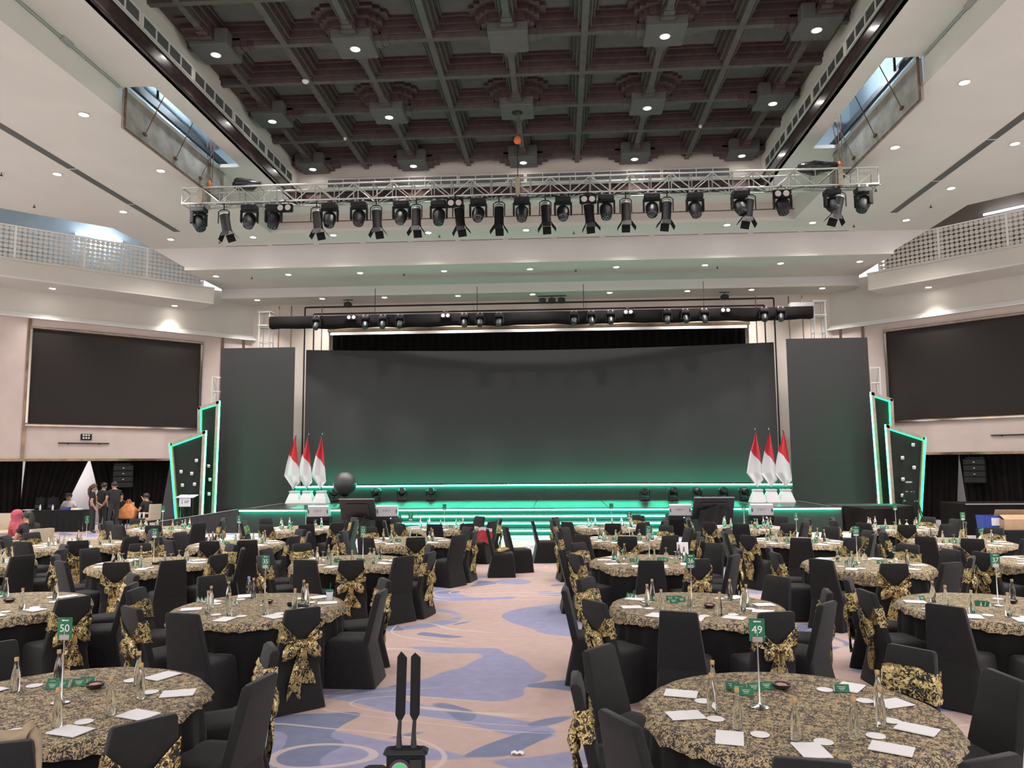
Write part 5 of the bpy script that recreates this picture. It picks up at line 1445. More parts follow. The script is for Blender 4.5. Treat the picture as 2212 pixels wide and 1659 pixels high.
for ti, (tid, (tx, ty_, num, ph)) in enumerate(TABLES.items()):
    Pfx = ph
    ov = {'L1': 0, 'R1': 0, 'R2': 1, 'L2': 1, 'R7': 0, 'L8': 2, 'L10': 2, 'L7': 2, 'R4': 2, 'L12': 3, 'L6': 2}.get(tid, ti % 4 if ti > 8 else 1)
    capn = Pfx[0].upper() + Pfx[1:]
    if tid in ('L1', 'R1'): pass
    numtxt = ('numbered %s' % num) if num and tid not in ('L7',) else None
    tlabel = ('round table with floor-length black skirt, bearing sign %s' % NUMW[num]) if numtxt else 'round table with floor-length black skirt, being ' + ph
    tb = thing('banquet_table', tlabel, 'table', (tx, ty_, 0), RNG.uniform(0, 6), 'round banquet tables')
    obj('tabletop', TOPM, tb); obj('table_skirt', SKIRT[ti % 3], tb); obj('pedestal', PEDM, tb)
    tag(obj('tablecloth', OVER[ov], None, (tx, ty_, 0.0), RNG.uniform(0, 6)), 'gold and black brocade cloth on top of %s' % ph, 'tablecloth', 'brocade table overlays')
    # chairs
    seen_h = {}
    for ci, (deg, sash) in enumerate(chair_set(tid, ti)):
        if 58 < deg < 126: continue
        a = R(deg)
        r_ = 1.045 + RNG.uniform(-0.03, 0.05)
        x, y = tx + r_ * math.cos(a), ty_ + r_ * math.sin(a)
        if not (in_frame((x, y, 0.9), 140) or in_frame((x, y, 0.45), 90)): continue
        h = hour(deg)
        while h in seen_h: h = (h + 1) % 12
        seen_h[h] = 1
        var = (ti * 3 + ci) % 4 if sash else None
        lab = ('gold-bowed black chair' if sash else 'plain black chair') + ' at the %s o\'clock seat of %s' % (HOURS[h], ph)
        rz = a + PI / 2 + R(RNG.uniform(-7, 7))
        key = var
        if key in USED: c = copy_tree(PROTO[key])
        else: c = PROTO[key]; USED.add(key)
        c.location = (x, y, 0); c.rotation_euler = (0, 0, rz); c['label'] = lab; c['group'] = 'chairs around the round tables'; c['category'] = 'chair'
    # place settings
    far = ty_ > 11
    off = {'R1': -98, 'R2': -100, 'L1': -88, 'L2': -92}.get(tid, RNG.uniform(-20, 20) - 90)
    nset = 10
    RS = random.Random(ti + 40)
    gi = 0
    for i in range(nset):
        deg = off + 36 * i + RS.uniform(-4, 4)
        a = R(deg); h = HOURS[hour(off + 36 * i)]
        if 62 < (deg + 180) % 360 - 180 < 120: continue
        def at_(r_, da=0):
            return (tx + r_ * math.cos(a + R(da)), ty_ + r_ * math.sin(a + R(da)))
        rp = 0.70 + RS.uniform(-0.03, 0.03)
        if RS.random() < 0.93 and in_frame((*at_(rp), TH), 40):
            o = tag(obj('notepad', PAPM, None, (*at_(rp), TH + 0.010), a + PI / 2 + R(RS.uniform(-14, 14) + (25 if i % 4 == 1 else 0))), 'white notepad at the %s o\'clock place of %s' % (h, ph), 'notepad', 'notepads on the tables')
        if RS.random() < 0.9 and in_frame((*at_(0.52, 9), TH), 40):
            tag(obj('paper_coaster', COAM, None, (*at_(0.545, 9), TH + 0.0095)), 'round white coaster at the %s o\'clock place of %s' % (h, ph), 'coaster', 'paper coasters on the tables')
        if RS.random() < (0.92 if not far else 0.8) and in_frame((*at_(0.5, -6), TH + 0.1), 30):
            bottle((*at_(0.53 + RS.uniform(-0.03, 0.03), -6), TH + 0.009), 'glass water bottle with gold cap at %s o\'clock on %s' % (h, ph))
        if far and i % 2 == ti % 2 and in_frame((*at_(0.43, 14), TH), 10):
            tag(obj('upturned_goblet', GOB, None, (*at_(0.42, 14), TH + 0.009)), 'upturned clear goblet at %s o\'clock on %s' % (h, ph), 'glass', 'upturned goblets on the tables')
    # centre: number stand, bowl and tent cards
    if num is not None:
        if tid in ('L7',): rz = R(70)
        else: rz = R(RNG.uniform(-10, 10))
        dx = {'L1': 0.02, 'R1': -0.19, 'L3': 0.18, 'R2': -0.05}.get(tid, RNG.uniform(-0.1, 0.1))
        number_stand((tx + dx, ty_ + {'R1': 0.05, 'L1': 0.0}.get(tid, RNG.uniform(-0.05, 0.1)), TH + 0.009), num, rz, ('green table sign reading %s on a thin chrome stand' % NUMW[num]) if numtxt else 'green card on a thin chrome stand on %s' % ph)
    if tid in ('R1', 'L1', 'L2', 'R7', 'R2', 'L4', 'L5', 'L7'):
        bp = {'R1': (1688, 1487), 'L1': (205, 1486), 'L2': (578, 1303), 'R7': (2185, 1302), 'L4': (20, 1300)}.get(tid)
        p = atz(*bp, TH + 0.01) if bp else Vector((tx + 0.12, ty_ - 0.1, 0))
        t = thing('sweet_bowl', 'small dark bowl of sweets on %s' % ph, 'bowl', (p.x, p.y, TH + 0.009), 0, 'sweet bowls'); obj('bowl_shell', BOWLM, t); obj('sweets', SWEET, t)
    cards = {'R1': [(1583, 1487, -10), (1597, 1493, -12), (1612, 1500, -14), (1628, 1490, 8), (1655, 1487, 12), (1818, 1493, -5)],
             'L1': [(115, 1487, 5), (135, 1484, 3), (118, 1480, 8), (172, 1480, 12), (190, 1476, 10)],
             'L2': [(428, 1298, -60), (436, 1299, -60), (444, 1299, -60), (452, 1298, -60), (492, 1304, -60), (502, 1305, -60), (510, 1304, -60)],
             'R2': [(1448, 1296, -5), (1463, 1296, 0), (1455, 1302, 4), (1472, 1299, 10), (1360, 1290, -60), (1368, 1291, -60)],
             'R7': [(2110, 1307, 120), (2120, 1307, 118), (2130, 1308, 115), (1990, 1296, 30)],
             'L4': [(0, 1285, 0), (10, 1287, 5)]}.get(tid)
    if cards is None:
        cards = []
        for g in range(2 if far else 3):
            bx_, by_ = tx + (-0.22 + 0.4 * g) + RS.uniform(-.05, .05), ty_ + RS.uniform(-0.1, 0.08)
            for c in range(3):
                cards.append((None, (bx_ + 0.05 * c * 0.6, by_ - 0.05 * c), RS.uniform(-25, 25)))
    for ci, cc in enumerate(cards):
        if cc[0] is None: x, y = cc[1]
        else:
            p = atz(cc[0], cc[1], TH + 0.01); x, y = p.x, p.y
        if in_frame((x, y, TH), 5):
            tent((x, y, TH + 0.009), R(cc[2]), 'green tent card on %s, %s card from the left' % (ph, ORD[sorted(range(len(cards)), key=lambda i: (cards[i][0] if cards[i][0] is not None else cards[i][1][0])).index(ci)]))
for v, o in PROTO.items():
    if v not in USED:
        for ch in list(o.children_recursive): bpy.data.objects.remove(ch)
        bpy.data.objects.remove(o)
# ================================================================== people
SKIN = mat('skin', (0.50, 0.29, 0.20), 0.55)
HAIR = mat('dark_hair', (0.018, 0.013, 0.011), 0.45)
HAIRB = mat('brown_hair', (0.07, 0.035, 0.022), 0.5)
BLACKT = mat('black_tshirt', (0.016, 0.016, 0.017), 0.85)
TROUS = mat('dark_trousers', (0.03, 0.03, 0.033), 0.85)
WHITET = mat('white_tshirt', (0.66, 0.64, 0.66), 0.85)
SHOE = mat('shoe_rubber', (0.05, 0.05, 0.05), 0.6)
HIJAB = mat('rose_scarf', (0.40, 0.075, 0.10), 0.85, noise_amt=0.15, noise_scale=9)
EYEM = mat('eye_dark', (0.02, 0.015, 0.012), 0.3)
LIPM = mat('lip', (0.36, 0.13, 0.11), 0.5)
def person(label, loc, rz, J, top=BLACKT, legs=TROUS, sleeve=True, build=1.0, height=1.0, long_sleeve=False):
    """J: joint positions that differ from standing; +y is where the person faces"""
    D = dict(pel=(0, 0, 0.92), spine=(0, 0.0, 1.10), chest=(0, 0.0, 1.30), neck=(0, 0.01, 1.45), jaw=(0, 0.03, 1.50), head=(0, 0.03, 1.58), crown=(0, 0.02, 1.66),
             shl=(-0.18, 0, 1.37), ell=(-0.23, -0.02, 1.10), wrl=(-0.22, 0.06, 0.87), shr=(0.18, 0, 1.37), elr=(0.23, -0.02, 1.10), wrr=(0.22, 0.06, 0.87),
             hil=(-0.09, 0, 0.86), knl=(-0.10, 0.03, 0.47), anl=(-0.10, -0.01, 0.08), tol=(-0.12, 0.14, 0.03), hir=(0.09, 0, 0.86), knr=(0.10, 0.03, 0.47), anr=(0.10, -0.01, 0.08), tor=(0.12, 0.14, 0.03))
    D.update(J)
    D = {k: Vector(v) for k, v in D.items()}
    rad = dict(pel=0.135, spine=0.125, chest=0.14, neck=0.052, jaw=0.07, head=0.092, crown=0.062, shl=0.062, shr=0.062, ell=0.042, elr=0.042, wrl=0.028, wrr=0.028,
               hil=0.088, hir=0.088, knl=0.06, knr=0.06, anl=0.042, anr=0.042, tol=0.035, tor=0.035)
    E_ = [('pel', 'spine'), ('spine', 'chest'), ('chest', 'neck'), ('neck', 'jaw'), ('jaw', 'head'), ('head', 'crown'), ('chest', 'shl'), ('shl', 'ell'), ('ell', 'wrl'), ('chest', 'shr'), ('shr', 'elr'), ('elr', 'wrr'),
          ('pel', 'hil'), ('hil', 'knl'), ('knl', 'anl'), ('anl', 'tol'), ('pel', 'hir'), ('hir', 'knr'), ('knr', 'anr'), ('anr', 'tor')]
    # nose
    fwd = Vector((D['head'] - D['neck']).normalized()).cross(Vector((1, 0, 0))) * -1
    fdir = J.get('face', None)
    fdir = Vector(fdir).normalized() if fdir is not None else Vector((0, 1, 0))
    D.pop('face', None)
    D['nose'] = (D['head'] + D['jaw']) / 2 + fdir * 0.105; rad['nose'] = 0.014; E_.append(('head', 'nose'))
    side = fdir.cross(Vector((0, 0, 1))).normalized()
    for s_, nm in ((-1, 'earl'), (1, 'earr')):
        D[nm] = (D['head'] + D['jaw']) / 2 + side * s_ * 0.105 - fdir * 0.01; rad[nm] = 0.014; E_.append(('head', nm))
    for w_, e_ in (('wrl', 'ell'), ('wrr', 'elr')):
        d = (D[w_] - D[e_]).normalized(); sd = d.cross(Vector((0, 0, 1)) if abs(d.z) < 0.9 else Vector((0, 1, 0))).normalized()
        pm_ = w_ + 'p'; D[pm_] = D[w_] + d * 0.07; rad[pm_] = 0.03; E_.append((w_, pm_))
        nrm = d.cross(sd)
        for fi in range(4):
            a = pm_ + 'f%d' % fi; b = a + 'b'
            off = sd * (fi - 1.5) * 0.021
            D[a] = D[pm_] + off + d * 0.045; D[b] = D[a] + d * (0.028, 0.036, 0.033, 0.024)[fi] + nrm * 0.014; rad[a] = 0.009; rad[b] = 0.0075
            E_ += [(pm_, a), (a, b)]
        a = pm_ + 't'; D[a] = D[w_] + d * 0.05 + sd * -0.05; rad[a] = 0.010; b = a + 'b'; D[b] = D[a] + d * 0.035 - sd * 0.008; rad[b] = 0.009
        E_ += [(w_, a), (a, b)]
    names = list(D)
    me = bpy.data.meshes.new('body'); me.from_pydata([tuple(D[n] * height) for n in names], [(names.index(a), names.index(b)) for a, b in E_], [])
    o = bpy.data.objects.new('body', me); COL.objects.link(o)
    md = o.modifiers.new('skin', 'SKIN'); md.use_smooth_shade = True
    sv = me.skin_vertices[0].data
    for i, n in enumerate(names):
        r_ = rad[n] * (build if n in ('pel', 'spine', 'chest', 'hil', 'hir') else 1.0)
        sv[i].radius = (r_ * (1.25 if n in ('chest', 'spine', 'pel') else 1.0), r_) if n in ('pel', 'spine', 'chest') else (r_, r_)
        sv[i].use_root = n == 'pel'
    sub = o.modifiers.new('sub', 'SUBSURF'); sub.levels = 1; sub.render_levels = 1
    dg = bpy.context.evaluated_depsgraph_get(); dg.update()
    ev = bpy.data.meshes.new_from_object(o.evaluated_get(dg)); bpy.data.objects.remove(o)
    for m_ in (SKIN, top, legs, SHOE): ev.materials.append(m_)
    segs = [(a, b, D[a] * height, D[b] * height) for a, b in E_]
    def part(a, b, t):
        if a in ('neck', 'jaw', 'head') or b in ('nose',): return 0
        if (a, b) == ('chest', 'neck'): return 1 if t < 0.75 else 0
        if a in ('pel',) and b == 'spine': return 1 if t > 0.1 else 2
        if a in ('spine', 'chest'): return 1
        if a in ('shl', 'shr'): return 1 if (t < 0.62 or long_sleeve) else 0
        if a in ('ell', 'elr'): return 1 if long_sleeve and t < 0.9 else 0
        if a in ('hil', 'hir', 'knl', 'knr', 'pel'): return 2
        if a in ('anl', 'anr'): return 3
        return 0
    for p in ev.polygons:
        c = p.center; best = None
        for a, b, A, Bv in segs:
            ab = Bv - A; t = max(0, min(1, (c - A).dot(ab) / max(1e-9, ab.length_squared)))
            d_ = (A + ab * t - c).length / (0.5 * (rad[a] + rad[b]) + 0.02)
            if best is None or d_ < best[0]: best = (d_, a, b, t)
        p.material_index = part(*best[1:]); p.use_smooth = True
    t = thing('person', label, 'person', loc, rz)
    obj('body', ev, t)
    hc = D['head'] * height
    q = MB()
    for s_ in (-1, 1):
        c = hc + fdir * 0.086 + side * s_ * 0.035 + Vector((0, 0, -0.005)); q.lathe([(0.002, -0.008), (0.011, 0), (0.002, 0.008)], 6, c)
    obj('eyes', q.mesh('eyes', EYEM), t)['kind'] = 'stuff'
    q = MB(); c = hc + fdir * 0.075 + Vector((0, 0, -0.085)); q.tube([c - side * 0.024, c + fdir * 0.012, c + side * 0.024], 0.007, 5); obj('mouth', q.mesh('mouth', LIPM), t)
    return t, D, fdir, side
def hair(t, D, fdir, mt, style, height=1.0):
    c = D['head'] * height + Vector((0, 0, 0.012)); q = MB(); n = 16
    rings = []
    for j in range(0, 10):
        th = PI * (0.02 + 0.62 * j / 9)
        rg = []
        for i in range(n):
            a = 2 * PI * i / n
            v = Vector((math.sin(th) * math.cos(a), math.sin(th) * math.sin(a), math.cos(th)))
            fr = max(0, v.dot(fdir))
            zz = v.z
            if fr > 0.3 and zz < 0.35: zz = 0.35 + (zz - 0.35) * 0.1
            rg.append(c + Vector((v.x * 0.107, v.y * 0.112, zz * 0.115)))
        rings.append(rg)
    q.loft(rings, True, False)
    if style == 'long':
        b = c - fdir * 0.085
        q.tube([b + Vector((0, 0, 0.03)), b - fdir * 0.045 + Vector((0, 0, -0.08)), b - fdir * 0.05 + Vector((0, 0, -0.22)), b - fdir * 0.03 + Vector((0, 0, -0.34))], [0.05, 0.06, 0.05, 0.02], 10)
    return obj('hair', q.mesh('hair', mt, 60), t)
def cap(t, D, fdir, mt, height=1.0):
    c = D['head'] * height + Vector((0, 0, 0.03)); q = MB()
    Mx = Matrix.Translation(c)
    q.lathe([(0.112, -0.005), (0.115, 0.03), (0.098, 0.075), (0.05, 0.10), (0.01, 0.105)], 16, (0, 0, 0), Mx)
    sd = fdir.cross(Vector((0, 0, 1))).normalized()
    q.loft([[c + fdir * 0.09 + sd * x * 0.08 + Vector((0, 0, 0.004)) for x in (-1, -0.5, 0, 0.5, 1)], [c + fdir * (0.10 + 0.085 * (1 - x * x)) + sd * x * 0.07 + Vector((0, 0, -0.012)) for x in (-1, -0.5, 0, 0.5, 1)]], closed=False)
    return obj('cap', q.mesh('cap', mt, 50), t)
def seated(z=0.47, lean=0.0):
    dz = z + 0.06
    f = lambda h: (0, 0.0 + lean * h, dz + h)
    return dict(pel=(0, 0, dz), spine=f(0.18), chest=f(0.38), neck=f(0.53), jaw=(0, 0.03 + lean * 0.58, dz + 0.58), head=(0, 0.03 + lean * 0.66, dz + 0.66), crown=(0, 0.02 + lean * 0.74, dz + 0.74),
                shl=(-0.18, lean * 0.45, dz + 0.45), shr=(0.18, lean * 0.45, dz + 0.45), ell=(-0.24, 0.1 + lean * 0.2, dz + 0.2), elr=(0.24, 0.1 + lean * 0.2, dz + 0.2), wrl=(-0.14, 0.34 + lean * .2, dz + 0.2), wrr=(0.14, 0.34 + lean * .2, dz + 0.2),
                hil=(-0.09, 0.02, dz - 0.02), hir=(0.09, 0.02, dz - 0.02), knl=(-0.12, 0.42, dz - 0.01), knr=(0.12, 0.42, dz - 0.01), anl=(-0.12, 0.40, 0.08), anr=(0.12, 0.40, 0.08), tol=(-0.13, 0.55, 0.03), tor=(0.13, 0.55, 0.03))

PY = 25.25
p = aty(199, 1100, PY)
t, D, fd, sd = person('woman in black with a long brown ponytail standing at the crew table', (p.x, PY, 0), R(-55), dict(elr=(0.22, -0.04, 1.08), wrr=(0.2, 0.08, 0.86), ell=(-0.2, 0.05, 1.10), wrl=(-0.08, 0.2, 1.0)), height=0.97)
hair(t, D, fd, HAIRB, 'long', 0.97)
p = aty(246, 1100, PY)
t, D, fd, sd = person('man in a black shirt standing with both hands held low', (p.x, PY, 0), R(50), dict(ell=(-0.25, -0.02, 1.12), wrl=(-0.12, 0.2, 0.93), elr=(0.25, 0.0, 1.12), wrr=(0.1, 0.22, 0.93), knl=(-0.13, 0.03, 0.47), anl=(-0.16, -0.01, 0.08), tol=(-0.18, 0.14, 0.03)), build=1.12, height=1.02)
hair(t, D, fd, HAIR, 'short', 1.02)
p = aty(221, 1100, PY + 0.55)
t, D, fd, sd = person('man in black half hidden between the two standing crew members', (p.x, PY + 0.55, 0), R(-20), dict(ell=(-0.27, -0.05, 1.12), wrl=(-0.12, -0.1, 0.92), elr=(0.27, -0.05, 1.12), wrr=(0.12, -0.1, 0.92)), build=1.05, height=0.99)
hair(t, D, fd, HAIR, 'short', 0.99)
p = aty(152, 1085, 26.75)
t, D, fd, sd = person('man in a white shirt and black cap sitting behind the crew table', (p.x, 26.75, 0), R(185), dict(seated(0.45, 0.15), elr=(0.28, 0.12, 0.72), ell=(-0.28, 0.12, 0.72), wrr=(0.05, 0.3, 0.80), wrl=(-0.08, 0.3, 0.80), face=(0.1, 1, -0.25)), top=WHITET)
hair(t, D, fd, HAIR, 'short'); cap(t, D, fd, BLACKT)
t2 = thing('stool', 'dark stool under the man in the white shirt', 'stool', (p.x, 26.75, 0)); 
q = MB(); q.lathe([(0.17, 0.40), (0.18, 0.42), (0.17, 0.44)], 16); obj('seat', q.mesh('seat', M['fixture'], 30), t2)
for k in range(4):
    a = PI / 4 + k * PI / 2; q = MB(); q.cyl((0.12 * math.cos(a), 0.12 * math.sin(a), 0.4), (0.17 * math.cos(a), 0.17 * math.sin(a), 0), 0.014); obj('leg', q.mesh('leg', M['fixture']), t2)
CREAMC = mat('cream_upholstery', (0.55, 0.46, 0.33), 0.75)
def cream_chair(loc, rz, label):
    t = thing('cream_chair', label, 'chair', loc, rz, 'cream upholstered chairs')
    q = MB(); q.bbox(-0.26, 0.26, -0.26, 0.26, 0.36, 0.47, 0.04); obj('seat', q.mesh('seat', CREAMC, 40), t)
    q = MB(); q.loft([[(x, y - 0.28 - 0.05 * (z - 0.4), z - (0.08 * (x / 0.25) ** 2 if z > 0.9 else 0)) for x, y in rrect(0.26, 0.04, 0.03, 5)] for z in (0.4, 0.6, 0.8, 0.95, 1.0)], True, True); obj('backrest', q.mesh('backrest', CREAMC, 40), t)
    for sx in (-0.23, 0.23):
        q = MB(); q.bbox(sx - 0.03, sx + 0.03, -0.26, 0.2, 0.6, 0.66, 0.02); q.bbox(sx - 0.025, sx + 0.025, 0.1, 0.18, 0.4, 0.62, 0.01); obj('armrest', q.mesh('armrest', CREAMC, 40), t)
        for sy in (-0.22, 0.22):
            q = MB(); q.cyl((sx, sy, 0.37), (sx, sy, 0), 0.022, 0.016); obj('leg', q.mesh('leg', M['bronze']), t)
    return t
p = aty(318, 1082, 25.9)
t, D, fd, sd = person('man in black sitting on a cream chair raising his fist', (p.x, 25.9, 0), R(75), dict(seated(0.47, 0.02), elr=(0.24, 0.24, 0.82), wrr=(0.18, 0.34, 1.06), ell=(-0.26, 0.08, 0.72), wrl=(-0.1, 0.34, 0.72), face=(0, 1, 0.2)))
hair(t, D, fd, HAIR, 'short')
cream_chair((p.x + 0.05, 25.9, 0), R(75), 'cream armchair under the man raising his fist')
p = aty(264, 1085, 26.7)
t, D, fd, sd = person('man in a black cap leaning forward behind the orange bag', (p.x, 26.7, 0), R(190), dict(seated(0.45, 0.35), face=(0, 1, -0.5)))
hair(t, D, fd, HAIR, 'short'); cap(t, D, fd, BLACKT)
cream_chair((p.x + 0.02, 26.75, 0), R(190), 'cream armchair under the man leaning forward')
# two seated women at the far left
p = aty(26, 1120, 16.6)
t, D, fd, sd = person('woman in a rose headscarf sitting at the far left', (p.x, 16.6, 0), R(-60), dict(seated(0.47, 0.12), face=(0.2, 1, -0.2)), top=HIJAB, legs=TROUS, long_sleeve=True)
q = MB(); hc = D['head']
rings = []
for z, r_, k in ((0.125, 0.03, 0), (0.11, 0.08, 0), (0.05, 0.125, 0), (-0.02, 0.13, 0), (-0.10, 0.115, 0), (-0.16, 0.14, 0), (-0.24, 0.22, 0), (-0.30, 0.25, 0)):
    rings.append([(hc.x + r_ * math.cos(2 * PI * i / 18) * (0.95 if z > -0.12 else 1.0), hc.y - 0.01 + r_ * math.sin(2 * PI * i / 18) * (0.80 if (2 * PI * i / 18) < PI and -0.13 < z < 0.06 else (1.0 if z > -0.2 else 0.7)), hc.z + z) for i in range(18)])
q.loft(rings, True, False); obj('headscarf', q.mesh('headscarf', HIJAB, 60), t)
cream_chair((p.x, 16.6, 0), R(-60), 'cream armchair under the woman in the rose headscarf')
p = aty(60, 1122, 16.2)
t, D, fd, sd = person('woman in black with long dark hair resting her chin on her hand', (p.x + 0.1, 16.2, 0), R(65), dict(seated(0.47, 0.2), elr=(0.20, 0.34, 0.80), wrr=(0.06, 0.30, 1.02), face=(-0.1, 1, -0.15)))
hair(t, D, fd, HAIR, 'long')
cream_chair((p.x + 0.15, 16.2, 0), R(65), 'cream armchair under the woman with long dark hair')

# crew table with things on it
a, b = aty(52, 1100, 25.75), aty(181, 1100, 25.75)
ct = thing('crew_table', 'long black draped table where the crew sit', 'table', ((a.x + b.x) / 2, 26.1, 0))
w_ = (b.x - a.x) / 2
q = MB(); q.bbox(-w_, w_, -0.35, 0.35, 0.70, 0.73, 0.008); obj('tabletop', q.mesh('tabletop', M['skirt_cloth']), ct)
q = MB(); q.grid(lambda u, v: (-w_ + 2 * w_ * u, -0.36 - 0.012 * math.sin(u * 60) * v - 0.02 * v, 0.725 * (1 - v) + 0.01), 70, 3); obj('front_drape', q.mesh('front_drape', M['skirt_cloth'], 60), ct)
q = MB()
for sx in (-w_, w_): q.grid(lambda u, v: (sx, -0.36 + 0.7 * u, 0.725 * (1 - v) + 0.01), 4, 1)
for sx in (-1, 1):
    q = MB(); q.grid(lambda u, v: (sx * w_, -0.36 + 0.7 * u, 0.725 * (1 - v) + 0.01), 4, 1); obj('side_drape', q.mesh('side_drape', M['skirt_cloth']), ct)
def on_crew(x, y=26.0): return aty(x, 1098, y).x
for k, x in enumerate((82, 108)):
    q = MB(); q.loft([[(xx * (1 - 0.25 * z), yy * (1 - 0.2 * z), z * 0.42) for xx, yy in rrect(0.20, 0.12, 0.07, 5)] for z in (0, 0.05, 0.5, 0.85, 1.0)], True, True)
    t = tag(obj('backpack', q.mesh('backpack', M['fixture_dull'], 50), None, (on_crew(x), 26.15, 0.735), 0.3 * k), ('upright black backpack on the crew table, farther from the white shirt', 'black backpack on the crew table, closer to the white shirt')[k], 'backpack')
    q = MB(); q.bbox(-0.13, 0.13, -0.15, -0.1, 0.04, 0.2, 0.02); obj('front_pocket', q.mesh('front_pocket', M['fixture'], 30), t)
    q = MB(); q.tube([(-0.05, 0, 0.41), (-0.04, 0, 0.46), (0.04, 0, 0.46), (0.05, 0, 0.41)], 0.012); obj('handle', q.mesh('handle', M['fixture']), t)
BLUEP = mat('blue_plastic', (0.03, 0.06, 0.35), 0.4)
q = MB(); q.bbox(-0.13, 0.13, -0.08, 0.08, 0, 0.1, 0.01); tag(obj('blue_box', q.mesh('blue_box', BLUEP), None, (on_crew(147), 25.9, 0.735)), 'small blue box in front of the man in the white shirt', 'box')
q = MB(); q.bbox(-0.17, 0.17, -0.1, 0.1, 0, 0.05, 0.01); tag(obj('white_tray', q.mesh('white_tray', M['paper']), None, (on_crew(168), 25.95, 0.735)), 'white tray at the end of the crew table', 'tray')
q = MB(); q.bbox(-0.15, 0.15, -0.1, 0.1, 0, 0.02, 0.004); tag(obj('paper_stack', q.mesh('paper_stack', M['paper']), None, (on_crew(64), 25.95, 0.735)), 'white papers at the near end of the crew table', 'papers')
for k, x in enumerate((93, 120)):
    q = MB(); q.lathe([(0.03, 0), (0.032, 0.01), (0.032, 0.12), (0.012, 0.17), (0.012, 0.2)], 10); tag(obj('plastic_bottle', q.mesh('plastic_bottle', M['card_white'], 40), None, (on_crew(x), 25.85, 0.735)), 'small pale bottle among the backpacks on the crew table, %s' % ('left one', 'right one')[k], 'bottle')

# orange carrier bag with food boxes on a low black table
p = aty(277, 1113, 25.7)
t = thing('low_table', 'small black table under the orange bag', 'table', (p.x + 0.15, 25.7, 0))
q = MB(); q.bbox(-0.5, 0.5, -0.3, 0.3, 0.42, 0.46, 0.01); obj('tabletop', q.mesh('tabletop', M['fixture_dull']), t)
for sx in (-0.44, 0.44):
    for sy in (-0.25, 0.25):
        q = MB(); q.bbox(sx - 0.025, sx + 0.025, sy - 0.025, sy + 0.025, 0, 0.42, 0.004); obj('leg', q.mesh('leg', M['fixture_dull']), t)
ORB = mat('orange_plastic_film', (0.62, 0.24, 0.08), 0.35, noise_amt=0.25, noise_scale=7)
t = thing('carrier_bag', 'orange plastic carrier bag full of stacked food boxes', 'bag', (p.x, 25.7, 0.46))
q = MB(); q.loft([[(xx * s_, yy * s_ * 0.8, z) for xx, yy in rrect(0.27, 0.2, 0.05, 5)] for z, s_ in ((0, 0.98), (0.02, 1.0), (0.27, 1.0), (0.31, 0.96), (0.42, 0.55), (0.5, 0.36))], True, False); obj('bag_body', q.mesh('bag_body', ORB, 40), t)
for sx in (-1, 1):
    q = MB(); q.tube([(sx * 0.09, 0, 0.46), (sx * 0.08, 0, 0.56), (sx * 0.03, 0, 0.64), (sx * 0.01, 0, 0.56), (sx * 0.035, 0, 0.48)], 0.02, 6); obj('handle', q.mesh('handle', ORB, 50), t)
for k, x in enumerate((301, 314)):
    pp = aty(x, 1110, 25.6); q = MB(); q.lathe([(0.03, 0), (0.034, 0.01), (0.034, 0.13), (0.013, 0.19), (0.013, 0.22)], 10); tag(obj('plastic_bottle', q.mesh('plastic_bottle', M['card_white'], 40), None, (min(pp.x, p.x + 0.6), 25.62, 0.46)), 'clear plastic bottle on the low table beside the orange bag, %s' % ('left one', 'right one')[k], 'bottle')
cream_chair((aty(12, 1100, 21.0).x, 21.0, 0), R(200), 'empty cream armchair at the far left behind the headscarf')

# ---- things on tables and chairs
p = atz(712, 1297, TH + 0.01)
t = thing('paper_cup', 'iced drink cup with green lid and straw on table thirty-five', 'cup', (p.x, p.y, TH + 0.009))
q = MB(); q.lathe([(0.03, 0), (0.042, 0.10)], 14); obj('cup_body', q.mesh('cup_body', M['card_white'], 40), t)
q = MB(); q.lathe([(0.044, 0.10), (0.045, 0.112), (0.035, 0.118)], 14); obj('lid', q.mesh('lid', M['card'], 40), t)
q = MB(); q.cyl((0, 0, 0.1), (0.01, 0, 0.19), 0.004); obj('straw', q.mesh('straw', M['card']), t)
p = atz(640, 1311, TH + 0.01)
t = thing('microphone', 'black handheld microphone lying on table thirty-five', 'microphone', (p.x, p.y, TH + 0.032), R(-12))
q = MB(); q.cyl((-0.06, 0, 0), (0.14, 0, -0.008), 0.021, 0.014, 12); obj('body', q.mesh('body', M['fixture'], 40), t)
q = MB(); q.lathe([(0.012, -0.03), (0.024, -0.02), (0.024, 0.005), (0.012, 0.022)], 12, (0, 0, 0), Matrix.Translation((-0.075, 0, 0.002)) @ Matrix.Rotation(R(90), 4, 'Y')); obj('grille', q.mesh('grille', M['fixture_dull'], 50), t)
p = atz(537, 1280, TH + 0.01)
t = thing('plastic_bottle', 'plastic water bottle with blue cap at the back of table thirty-five', 'bottle', (p.x, p.y, TH + 0.009))
q = MB(); q.lathe([(0.028, 0), (0.031, 0.01), (0.031, 0.05), (0.028, 0.06), (0.031, 0.07), (0.031, 0.12), (0.014, 0.155), (0.012, 0.165)], 14); obj('bottle_body', q.mesh('bottle_body', M['bottle'], 40), t)
q = MB(); q.lathe([(0.016, 0.163), (0.016, 0.188), (0.014, 0.19)], 12); obj('cap', q.mesh('cap', mat('pale_blue_cap', (0.25, 0.38, 0.75), 0.4), 30), t)

